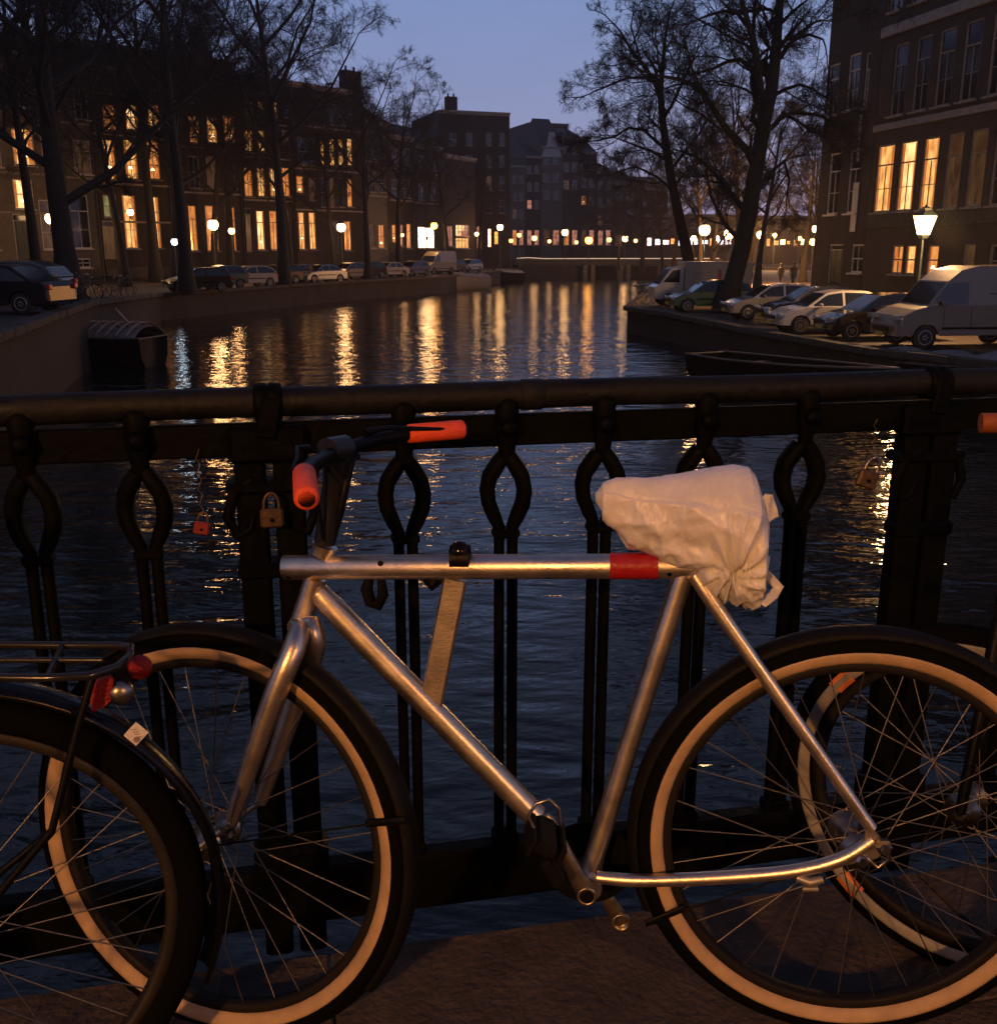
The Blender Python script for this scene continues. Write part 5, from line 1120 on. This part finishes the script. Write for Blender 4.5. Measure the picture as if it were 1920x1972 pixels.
def car_meshes(kind, paint):
    P = CARP[kind]; W2 = P['W'] / 2; out = []
    def arch(xs, r, z0):
        return [(xs - r * cos(a), z0 + r * sin(a)) for a in [pi * i / 8 for i in range(9)]]
    bot = P['body'][-1][1]; top = list(P['body']); rz = P['r']; lowr = []
    for wx in reversed(P['wh']): 
        R_ = rz + .06; a0 = math.asin(min(.99, max(-.99, (bot - rz) / R_)))
        lowr += [(wx + R_ * cos(a), rz + R_ * sin(a)) for a in [a0 + (pi - 2 * a0) * i / 8 for i in range(9)]]
    out_l = top + lowr; n = len(out_l); cx = sum(p[0] for p in top) / len(top); cz = .62
    k = MB(); rings = []
    for y, s in ((-W2, .965), (-W2 + .045, .99), (-W2 + .16, 1.0), (W2 - .16, 1.0), (W2 - .045, .99), (W2, .965)):
        o = []
        for i, (x, z) in enumerate(out_l):
            ss = s if i < len(top) else 1.0
            xx = cx + (x - cx) * (1 - (1 - ss) * .8); taper = 0
            if i < len(top) and abs(y) > W2 - .2: xx += (.10 if x < .3 else (-.06 if x > P['L'] - .3 else 0))
            o.append((xx, y, cz + (z - cz) * ss))
        rings.append(o)
    vs = [p for r_ in rings for p in r_]; fs = []
    for a in range(5):
        for i in range(n): j = (i + 1) % n; fs.append((a * n + i, a * n + j, (a + 1) * n + j, (a + 1) * n + i))
    fs.append(tuple(range(n - 1, -1, -1))); fs.append(tuple(5 * n + i for i in range(n))); k.add(vs, fs, False)
    # cabin
    cab = P['cab']; zt = max(p[1] for p in cab); zb = cab[0][1]; m = len(cab)
    def yw(z): f = (z - zb) / (zt - zb); return (W2 - .06) - (.22 if kind != 'van' else .10) * f
    vs = [(x, -yw(z), z) for x, z in cab] + [(x, yw(z), z) for x, z in cab]
    fs = [(i, i + m, i + 1 + m, i + 1) for i in range(m - 1)] + [tuple(range(m)), tuple(range(2 * m - 1, m - 1, -1))]; k.add(vs, fs, False)
    # side sill, bumpers, mirrors
    for sg in (-1, 1):
        k.bbox((P['wh'][0] / 2 + P['wh'][1] / 2, sg * (W2 - .03), bot + .03), (P['wh'][1] - P['wh'][0] - 2 * rz - .2, .10, .10), .02)
        k.bbox((cab[0][0] + .45, sg * (W2 + .07), zb + .08), (.12, .16, .12), .03)
    me = k.mesh('body'); me.materials.append(paint); out.append(('body', me, []))
    # windows
    g = MB(); ins = .07
    xs0, xs1 = cab[0][0], cab[-1][0]
    def topz(x):
        for (a, za), (b, zb2) in zip(cab, cab[1:]):
            if a <= x <= b: return za + (zb2 - za) * (x - a) / (b - a)
        return zb
    xe = cab[-1][0] - .12 if kind != 'van' else 2.25
    edges = [xs0 + .22] + [p for p in P['pill'] if p < xe] + [xe]
    wins = []
    for a, b in zip(edges, edges[1:]):
        a2, b2 = a + (.04 if a != edges[0] else .04), b - .05; poly = [(a2, zb + .04), (b2, zb + .04)]
        N_ = 6
        for i in range(N_ + 1): x = b2 + (a2 - b2) * i / N_; poly.append((x, max(zb + .06, min(topz(x) - ins, (zt - ins if kind != 'van' else 1.95)))))
        wins.append(poly)
    res = []
    for poly in wins:
        for sg in (-1, 1):
            w = MB(); vv = [(x, sg * (yw(z) + .006), z) for x, z in poly]; q = len(vv); vv += [(x, sg * (yw(z) - .01), z) for x, z in poly]
            f0 = tuple(range(q)) if sg < 0 else tuple(range(q - 1, -1, -1))
            w.add(vv, [f0] + [(i, (i + 1) % q, q + (i + 1) % q, q + i) for i in range(q)]); me = w.mesh('side_window'); me.materials.append(M_glass); out.append(('side_window', me, []))
    (xa, za), (xb, zb3) = cab[0], cab[1]
    def quadglass(name, p0, p1):
        w = MB(); d = V((p1[0] - p0[0], 0, p1[1] - p0[1])).normalized(); nrm = V((-d.z, 0, d.x))
        if name == 'rear_window': nrm = V((abs(d.z), 0, abs(d.x)))
        a, b = V((p0[0], 0, p0[1])) + d * .06 + nrm * .008, V((p1[0], 0, p1[1])) - d * .06 + nrm * .008
        ya, yb = yw(p0[1]) - .07, yw(p1[1]) - .07
        w.add([a + V((0, -ya, 0)), a + V((0, ya, 0)), b + V((0, yb, 0)), b + V((0, -yb, 0))], [(0, 3, 2, 1)]); me = w.mesh(name); me.materials.append(M_glass); out.append((name, me, []))
    quadglass('windscreen', cab[0], cab[1] if kind != 'van' else cab[1])
    if kind != 'van': quadglass('rear_window', cab[-1], cab[-2])
    for sg in (-1, 1):
        w = MB(); w.bbox((.09 + (.02 if kind != 'van' else -.04), sg * (W2 - .24), .66 if kind != 'van' else .92), (.16, .34, .15), .03); me = w.mesh('headlight'); me.materials.append(M_head); out.append(('headlight', me, []))
        w = MB(); w.bbox((P['L'] - .06, sg * (W2 - .15), .80), (.12, .2, .18), .03); me = w.mesh('tail_light'); me.materials.append(M_tail); out.append(('tail_light', me, []))
        w = MB(); w.bbox((P['pill'][0] + .22, sg * (W2 - .02), zb - .14), (.16, .03, .03), .008); me = w.mesh('door_handle'); me.materials.append(M_chrome); out.append(('door_handle', me, []))
    for sg in (-1, 1):
        for sx in [P['wh'][0] + P['r'] + .16] + list(P['pill']) + ([3.55] if kind == 'van' else [P['wh'][1] - P['r'] - .02]):
            w = MB(); w.box((sx, sg * (W2 + .0005), (bot + zb) / 2 + .06), (.014, .006, zb - bot - .22)); me = w.mesh('door_seam'); me.materials.append(M_black); out.append(('door_seam', me, []))
        w = MB(); w.bbox(((P['wh'][0] + P['wh'][1]) / 2, sg * (W2 + .006), .62), (P['wh'][1] - P['wh'][0] - 2 * P['r'] - .25, .02, .07), .006); me = w.mesh('side_moulding'); me.materials.append(M_black); out.append(('side_moulding', me, []))
        if kind == 'van':
            w = MB(); w.box((3.9, sg * (W2 - .055), 1.62), (2.1, .012, .02)); me = w.mesh('body_rail'); me.materials.append(M_black); out.append(('body_rail', me, []))
    w = MB(); w.bbox((-.012, 0, .58), (.05, P['W'] * .52, .14), .02); me = w.mesh('grille'); me.materials.append(M_black); out.append(('grille', me, []))
    w = MB(); w.bbox((-.03, 0, .42), (.03, .46, .11), .005); me = w.mesh('number_plate'); me.materials.append(mat('yellow_plate', (.55, .42, .05), .5)); out.append(('number_plate', me, []))
    t_ = MB(); rot = Matrix.Rotation(pi / 2, 4, 'X'); t_.lathe([(rz * .62, -.10), (rz * .96, -.105), (rz, -.08), (rz, .08), (rz * .96, .105), (rz * .62, .10)], 22, rot); tme = t_.mesh('wheel'); tme.materials.append(M_tyre)
    r_ = MB(); r_.lathe([(rz * .64, -.09), (rz * .60, -.106), (rz * .54, -.095), (rz * .5, -.04), (.06, -.05), (.05, -.085), (.001, -.088)], 22, rot)
    r_.lathe([(rz * .64, .09), (rz * .60, .106), (rz * .54, .095), (rz * .5, .04), (.06, .05), (.05, .085), (.001, .088)], 22, rot)
    for i in range(5):
        a = 2 * pi * i / 5
        for y in (-.088, .088): r_.tube([(.04 * cos(a), y, .04 * sin(a)), (rz * .57 * cos(a), y, rz * .57 * sin(a))], [.03, .022], 6, flat=.5)
    rme = r_.mesh('rim'); rme.materials.append(M_wheelrim)
    for wx in P['wh']:
        for sg in (-1, 1): out.append(('wheel', tme, [(('rim'), rme)], (wx, sg * (W2 - .12), rz)))
    return out
def put_car(meshes, name, label, cat, loc, rz, group=None, sc=1.0):
    t = thing(name, label, cat, loc, rz, group); t.scale = (sc, sc, sc)
    for e_ in meshes:
        o = place(e_[0], e_[1], t)
        if len(e_) > 3: o.location = e_[3]
        for nm, me in e_[2]: place(nm, me, o)
    return t
def paint(name, c, rough=.3, met=.2): return mat(name, c, rough, met, .5, coat=.6, bump=.02, bscale=200, var=.08, vscale=3)
gR = 'vehicles parked nose to the canal on the right quay'
def qcar(kind, pm_, name, label, cat, px, py, rz=.10, sc=1.0, ms=None):
    Y = (CAMH - ZR) * 1.0; p = atZ(px, py, ZR); put_car(ms or car_meshes(kind, pm_), name, label, cat, (p.x, p.y, ZR + .005), rz, gR, sc)
pw = paint('white_car_paint', (.50, .48, .44)); ps = paint('silver_car_paint', (.28, .28, .28), .3, .6); pk = paint('black_car_paint', (.012, .012, .014), .2); pg = paint('dark_green_car_paint', (.007, .065, .038), .3); pvan = paint('dull_white_van_paint', (.19, .155, .115), .5, 0)
qcar('hatch', ps, 'parked_car', 'silver parked car between the big tree trunk and the white car', 'car', 1393, 615, .06)
qcar('hatch', pk, 'parked_car', 'dark parked car half hidden behind the white car', 'car', 1462, 626, .06)
qcar('hatch', pw, 'parked_car', 'white parked car with spoked wheels left of the black car', 'car', 1482, 641, .07)
qcar('hatch', pk, 'parked_car', 'black parked car beside the white van', 'car', 1575, 652, .08)
qcar('van', pvan, 'parked_van', 'high-roofed dull white van at the right edge', 'van', 1692, 668, .10)
qcar('hatch', pg, 'parked_car', 'dark green parked car left of the big tree trunk', 'car', 1284, 600, .06)
# the lettered truck: cab + box
p = atZ(1250, 592, ZR); tk = thing('box_truck', 'white box truck with red lettering behind the green car', 'truck', (p.x + .3, p.y + 1.5, ZR), .04)
k = MB(); k.prism([(0, .4), (.0, 1.0), (.25, 1.15), (.85, 1.95), (1.5, 2.05), (1.5, .4)], -.9, .9); k.build('cab', pw, tk)
k = MB(); k.bbox((3.3, 0, 1.42), (3.5, 2.0, 1.75), .04); bx_ = k.build('cargo_box', mat('white_box_panel', (.42, .37, .28), .5, var=.08, vscale=3), tk)
k = MB(); k.bbox((3.3, 0, .48), (3.6, 1.2, .14), .02); k.build('chassis', M_black, tk)
for sg in (-1, 1):
    k = MB(); k.prism([(.42, 1.25), (.92, 1.85), (1.3, 1.9), (1.3, 1.25)], sg * .905, sg * .899); k.build('side_window', M_glass, tk)
    k = MB()
    rng = random.Random(3)
    # hand-painted script, too small to read in the photograph: flat red strokes
    for x0, x1, z0, amp in ((1.85, 2.9, 1.72, .10), (1.9, 2.95, 1.42, .08), (3.85, 4.8, 1.6, .09)):
        pts = [(x0 + (x1 - x0) * i / 22, sg * 1.004, z0 + amp * sin(i * 1.5) * (.7 + .3 * cos(i * .8))) for i in range(23)]; k.tube(pts, .022, 4, flat=.25, up=(0, 1, 0))
    k.bbox((3.35, sg * 1.003, 1.55), (.16, .008, .7), .002)
    k.build('red_lettering', mat('red_script_paint', (.5, .05, .03), .5), bx_)
for wx in (.75, 4.2):
    for sg in (-1, 1):
        k = MB(); k.lathe([(.2, -.1), (.36, -.1), (.38, -.06), (.38, .06), (.36, .1), (.2, .1)], 18, Matrix.Rotation(pi / 2, 4, 'X')); o = k.build('wheel', M_tyre, tk); o.location = (wx, sg * .8, .38)
        k = MB(); k.lathe([(.21, -.09), (.18, -.06), (.001, -.07)], 14, Matrix.Rotation(pi / 2, 4, 'X')); k.lathe([(.21, .09), (.18, .06), (.001, .07)], 14, Matrix.Rotation(pi / 2, 4, 'X')); k.build('rim', M_wheelrim, o)
k = MB(); k.add([(.24, -.8, 1.16), (.24, .8, 1.16), (.83, .78, 1.9), (.83, -.78, 1.9)], [(0, 3, 2, 1)]); k.v = [(a - .012, b, c + .012) for a, b, c in k.v]; k.build('windscreen', M_glass, tk)

# left quay cars, seen along the row
gL = 'cars parked along the left quay'
blu = paint('blue_grey_car_paint', (.12, .16, .24), .3, .4); tea = paint('teal_car_paint', (.07, .11, .11), .3, .4); gry = paint('grey_car_paint', (.11, .105, .1), .3, .4); crm = paint('cream_car_paint', (.30, .27, .22), .35, .1); drk = mat('dark_car_paint', (.008, .007, .009), .35, .1, .3)
MS = {}
def lcar(kind, pm_, name, label, px, pyb, Y, rz, cat='car'):
    key = (kind, pm_.name)
    if key not in MS: MS[key] = car_meshes(kind, pm_)
    p = atY(px, pyb, Y); put_car(MS[key], name, label, cat, (p.x, p.y, zl(Y) + .005), rz, gL)
lcar('sedan', drk, 'parked_car', 'large dark parked car at the left edge near the quay', -150, 560, 31.5, -.10)
lcar('hatch', gry, 'parked_car', 'grey parked car just behind the large dark car at the left edge', -90, 560, 36, -.05)
lcar('small', tea, 'parked_car', 'teal parked car with a pale roof right of the second trunk', 372, 530, 70, .75)
lcar('hatch', drk, 'parked_car', 'dark parked car between the second trunk and the teal car', 318, 530, 64, .7)
lcar('sedan', gry, 'parked_car', 'grey parked saloon just left of the blue-grey saloon', 530, 530, 84, .9)
lcar('hatch', drk, 'parked_car', 'dark parked car right of the grey car below the lamp', 676, 528, 95, .95)
lcar('hatch', drk, 'parked_car', 'dark parked car right of the cream van', 852, 522, 117, 1.05)
lcar('hatch', crm, 'parked_car', 'pale parked car just right of the teal car', 430, 530, 72, .85)
lcar('hatch', drk, 'parked_car', 'dark parked car in front of the tall lit windows', 490, 530, 78, .9)
lcar('sedan', blu, 'parked_car', 'blue-grey parked saloon right of the third trunk', 575, 532, 82, .9)
lcar('hatch', gry, 'parked_car', 'grey parked car below the lamp of the flat-roofed house', 640, 530, 90, .95)
lcar('sedan', crm, 'parked_car', 'pale parked car left of the bright shopfront', 716, 525, 98, .95)
lcar('hatch', gry, 'parked_car', 'grey parked car just left of the white-lit van', 770, 525, 103, 1.0)
lcar('van', pvan, 'parked_van', 'cream van lit by the dazzling shopfront', 812, 520, 110, 1.0, 'van')
lcar('hatch', blu, 'parked_car', 'dark blue parked car nearest the far bridge on the left quay', 885, 520, 122, 1.05)

# ================================================================== boats
def boat(name, label, stern, heading, L, W, H, hullm, coverm, cover=True, bars=False, zc=ZW):
    t = thing(name, label, 'boat', (stern[0], stern[1], zc), heading); n = 16; m = 9; vs = []
    for i in range(n + 1):
        u = i / n; wd = W / 2 * (min(1, .78 + u * .9) if u < .35 else max(.02, 1 - ((u - .35) / .65) ** 2.2)); sh = H * (1 + .35 * u * u)
        for j in range(m):
            a = -pi / 2 + pi * j / (m - 1); y = wd * sin(a); z = sh - (sh + .25) * abs(cos(a)) ** .7; vs.append((u * L, y, z))
    k = MB(); k.add(vs, [(i * m + j, i * m + j + 1, (i + 1) * m + j + 1, (i + 1) * m + j) for i in range(n) for j in range(m - 1)] + [tuple(range(m))], True); h = k.build('hull', hullm, t)
    k = MB()
    for side in (0, m - 1): k.tube([V(vs[i * m + side]) + V((0, 0, .02)) for i in range(n + 1)], .035, 6)
    k.tube([V(vs[0]), V(vs[m - 1])], .035, 6); k.build('gunwale', mat('pale_worn_gunwale', (.12, .10, .08), .6), t)
    if cover:
        k = MB(); vs2 = []; N2 = 14
        for i in range(N2 + 1):
            u = .02 + .86 * i / N2; ii = min(n, int(u * n)); wd = abs(vs[ii * m][1]); sh = vs[ii * m][2]
            for j in range(7): a = -1 + 2 * j / 6; vs2.append((u * L, wd * a * 1.02, sh + .03 + (H * .30 + .05 * noise.noise(V((u * 9, a * 3, 1)))) * (1 - a * a) * (1 + .3 * sin(u * 22))))
        k.add(vs2, [(i * 7 + j, i * 7 + j + 1, (i + 1) * 7 + j + 1, (i + 1) * 7 + j) for i in range(N2) for j in range(6)], True); k.build('cover', coverm, t)
    else:
        for u in (.25, .5, .72): k = MB(); ii = int(u * n); wd = abs(vs[ii * m][1]); k.bbox((u * L, 0, vs[ii * m][2] - .16), (.26, wd * 1.9, .05), .01); k.build('thwart', M_stone, t)
        k = MB(); k.add([(vs[i * m + j][0], vs[i * m + j][1] * .9, -.02 + .0 * j) for i in range(1, n - 1) for j in (0, m - 1)], [(2 * i, 2 * i + 1, 2 * i + 3, 2 * i + 2) for i in range(n - 3)]); k.build('floorboards', M_stone, t)
    if bars:
        k = MB()
        for x in (.35, .75, 1.15, 1.55, 1.95, 2.35):
            pts = [(x + .06 * y, W * .46 * y, H + .12 + .42 * (1 - y * y)) for y in (-1, -.66, -.33, 0, .33, .66, 1)]; k.tube(pts, .085, 6, flat=.22, up=(1, 0, 0))
        k.tube([(.9, .1, H + .5), (1.2, .35, H + 1.0)], .05, 6); k.build('canopy_frame', mat('pale_tube', (.26, .21, .17), .5), t)
    return t
hul = mat('black_hull', (.004, .004, .004), .7, 0, .1); hulw = mat('white_hull', (.16, .155, .15), .5); cvr = mat('grey_boat_cover', (.20, .185, .17), .7, var=.3, vscale=3, bump=.3, bscale=12); cvp = mat('pale_boat_cover', (.22, .18, .17), .6, var=.2, vscale=4)
p = atZ(300, 705, ZW); boat('moored_boat', 'dark moored boat with a pale canopy frame below the left quay', (p.x, p.y), radians(168), 7.5, 2.5, 1.05, hul, cvp, True, True)
p = atZ(935, 556, ZW); boat('moored_boat', 'white covered boat moored at the bend of the left quay', (p.x, p.y), radians(232), 6.5, 2.2, 1.2, hulw, cvr)
p = atZ(1000, 542, ZW); boat('moored_boat', 'dark boat moored beside the far bridge abutment', (p.x, p.y), radians(238), 7, 2.2, 1.1, hul, cvr)
p = atZ(1375, 742, ZW); boat('moored_boat', 'low dark open boat with a pale gunwale moored under the right quay', (p.x + .2, p.y + 2.6), radians(-62), 8.0, 2.1, .75, hul, cvr, False)
p = atZ(1830, 790, ZW); boat('moored_boat', 'covered boat moored under the van on the right quay', (p.x, p.y + 4.2), radians(-70), 6.0, 2.1, .95, hul, cvr)

# ================================================================== parked bicycles on the quays (small in the photograph)
def small_bike(loc, rz, label, group, pm_):
    t = thing('parked_bicycle', label, 'bicycle', loc, rz, group)
    for i, x in enumerate((-.52, .52)):
        k = MB(); k.ring(V((x, 0, .34)), V((1, 0, 0)), V((0, 0, 1)), V((0, 1, 0)), [(.345, 0), (.335, .014), (.318, 0), (.335, -.014)], 24)
        for a in range(8): k.tube([(x, 0, .34), (x + .32 * cos(a * pi / 4 + .2), 0, .34 + .32 * sin(a * pi / 4 + .2))], .003, 3, cap=False)
        k.build('wheel', M_rubber, t)
    k = MB(); k.tube([(-.52, 0, .34), (-.05, 0, .30), (.38, 0, .78), (-.20, 0, .80), (-.52, 0, .34)], .016, 6); k.tube([(-.05, 0, .30), (-.24, 0, .95)], .016, 6); k.tube([(.52, 0, .34), (.38, 0, .80), (.34, 0, 1.02)], .015, 6); k.build('frame', pm_, t)
    k = MB(); k.bbox((-.26, 0, .98), (.26, .16, .06), .02); k.build('saddle', M_black, t)
    k = MB(); k.tube([(.20, -.30, 1.05), (.34, -.12, 1.06), (.36, 0, 1.06), (.34, .12, 1.06), (.20, .30, 1.05)], .014, 6); k.build('handlebar', M_chrome, t)
    k = MB(); k.lathe([(.05, 0), (.06, .02), (.03, .06)], 10, Matrix.Translation((.44, 0, .92)) @ Matrix.Rotation(pi / 2, 4, 'Y')); k.build('headlight', M_chrome, t)
    return t
pb = mat('dull_bicycle_paint', (.05, .05, .05), .35, .3)
b0 = small_bike((0, 0, 0), 0, 'x', 'bicycles parked on the left quay', pb)
lbl = ['parked bicycle nearest the dark car on the left quay', 'parked bicycle leaning beside the thick trunk', 'parked bicycle right of the thick trunk', 'parked bicycle with its lamp catching light below the white-framed window', 'parked bicycle at the ramp of the left quay',
       'parked bicycle under the three-column house', 'parked bicycle left of the second trunk', 'parked bicycle beside the second trunk', 'parked bicycle close to the quay edge before the boat']
sp = [(128, 33.5, .9), (150, 35, .4), (172, 37, 1.1), (188, 40, .2), (205, 39, .8), (232, 43, .5), (262, 47, 1.2), (292, 51, .3), (316, 55, .9)]
for i, (px, Y, rz) in enumerate(sp):
    q = atY(px, 560, Y); xe = None
    # keep behind the coping of the quay edge
    for (x0, y0), (x1, y1) in zip(EL, EL[1:]):
        if y0 <= Y <= y1: xe = x0 + (x1 - x0) * (Y - y0) / (y1 - y0)
    x = min(q.x, xe - .8 - .25 * (i % 3))
    if i == 0: b0.location = (x, Y, zl(Y)); b0.rotation_euler = (0, 0, rz); b0['label'] = lbl[0]
    else: copy_thing(b0, (x, Y, zl(Y)), rz, lbl[i])
b1 = small_bike((0, 0, 0), 0, 'x', 'bicycles parked at the tip of the right quay', pb); b1['label'] = 'parked bicycle outermost on the tip of the right quay'
q = atZ(1216, 588, ZR); b1.location = (q.x + .5, q.y + 1, ZR); b1.rotation_euler = (0, 0, .5)
for i, (px, lab) in enumerate(((1234, 'second parked bicycle from the tip of the right quay'), (1250, 'parked bicycle next to the nose of the green car'), (1264, 'parked bicycle between the truck and the green car'))):
    q = atZ(px, 586, ZR); copy_thing(b1, (q.x + .6, q.y + 1.4, ZR), .8 + i * .3, lab)

# ================================================================== two pedestrians on the street at the right
def person(loc, rz, label, coat, sc=1.0, stride=.22):
    t = thing('person', label, 'person', loc, rz); t.scale = (sc, sc, sc)
    me = bpy.data.meshes.new('body'); J = [(0, 0, .95), (0, 0, 1.15), (0, .01, 1.38), (0, .01, 1.50), (0, .02, 1.60), (0, .03, 1.70),
        (.20, .01, 1.42), (.25, -.06, 1.16), (.24, .04, .92), (-.20, .01, 1.42), (-.25, .06, 1.16), (-.24, .16, .93),
        (.10, 0, .90), (.11, stride * .5 + .03, .50), (.11, stride, .08), (.11, stride + .16, .04), (-.10, 0, .90), (-.11, -stride * .4 + .05, .50), (-.11, -stride, .10), (-.11, -stride + .15, .04)]
    E_ = [(0, 1), (1, 2), (2, 3), (3, 4), (4, 5), (2, 6), (6, 7), (7, 8), (2, 9), (9, 10), (10, 11), (0, 12), (12, 13), (13, 14), (14, 15), (0, 16), (16, 17), (17, 18), (18, 19)]
    Rr = [.16, .15, .16, .07, .075, .095, .085, .06, .042, .085, .06, .042, .11, .075, .05, .04, .11, .075, .05, .04]
    me.from_pydata(J, E_, []); me.update(); o = bpy.data.objects.new('body', me); COL.objects.link(o); o.parent = t; me.materials.append(coat)
    md = o.modifiers.new('skin', 'SKIN'); md.use_smooth_shade = True; o.modifiers.new('sub', 'SUBSURF').levels = 1; o.modifiers['sub'].render_levels = 1
    sk = me.skin_vertices[0]
    for i, r_ in enumerate(Rr): sk.data[i].radius = (r_, r_ * .8)
    sk.data[0].use_root = True
    k = MB(); k.lathe([(.001, -.13), (.06, -.12), (.092, -.03), (.098, .04), (.075, .105), (.001, .13)], 12, Matrix.Translation((0, .035, 1.69))); k.build('head', mat('skin', (.35, .2, .14), .6), t)
    k = MB(); k.lathe([(.105, -.02), (.11, .05), (.08, .12), (.001, .145)], 12, Matrix.Translation((0, .02, 1.70))); k.build('hair', M_black, t)
    k = MB(); k.lathe([(.24, 0), (.22, .25), (.19, .5), (.20, .62)], 12, Matrix.Translation((0, 0, .74)) @ Matrix.Diagonal((1, .72, 1, 1))); k.build('coat_skirt', coat, t)
    return t
dk = mat('dark_coat', (.015, .014, .016), .8)
for px, Y, rz, sc, lab in ((1503, 86, .3, .98, 'dark-coated pedestrian, the shorter and left one of the pair on the orange-lit street'), (1527, 80, .2, 1.06, 'taller dark-coated pedestrian nearest the dark narrow house')):
    q = atY(px, 540, Y); person((q.x, q.y, ZR), rz, lab, dk, sc)

# ================================================================== evening haze over the canal
mb = MB(); mb.box((0, 130, 14.5), (170, 290, 36.7)); hz = mb.build('haze', None, None, kind='stuff')
hm = bpy.data.materials.new('haze'); hm.use_nodes = True; ht = hm.node_tree; ht.nodes.clear()
hv = ht.nodes.new('ShaderNodeVolumePrincipled'); hv.inputs['Density'].default_value = .0004; hv.inputs['Color'].default_value = (.85, .85, .9, 1); hv.inputs['Anisotropy'].default_value = .55
ho = ht.nodes.new('ShaderNodeOutputMaterial'); ht.links.new(hv.outputs[0], ho.inputs['Volume']); hz.data.materials.append(hm)
S.cycles.volume_bounces = 0
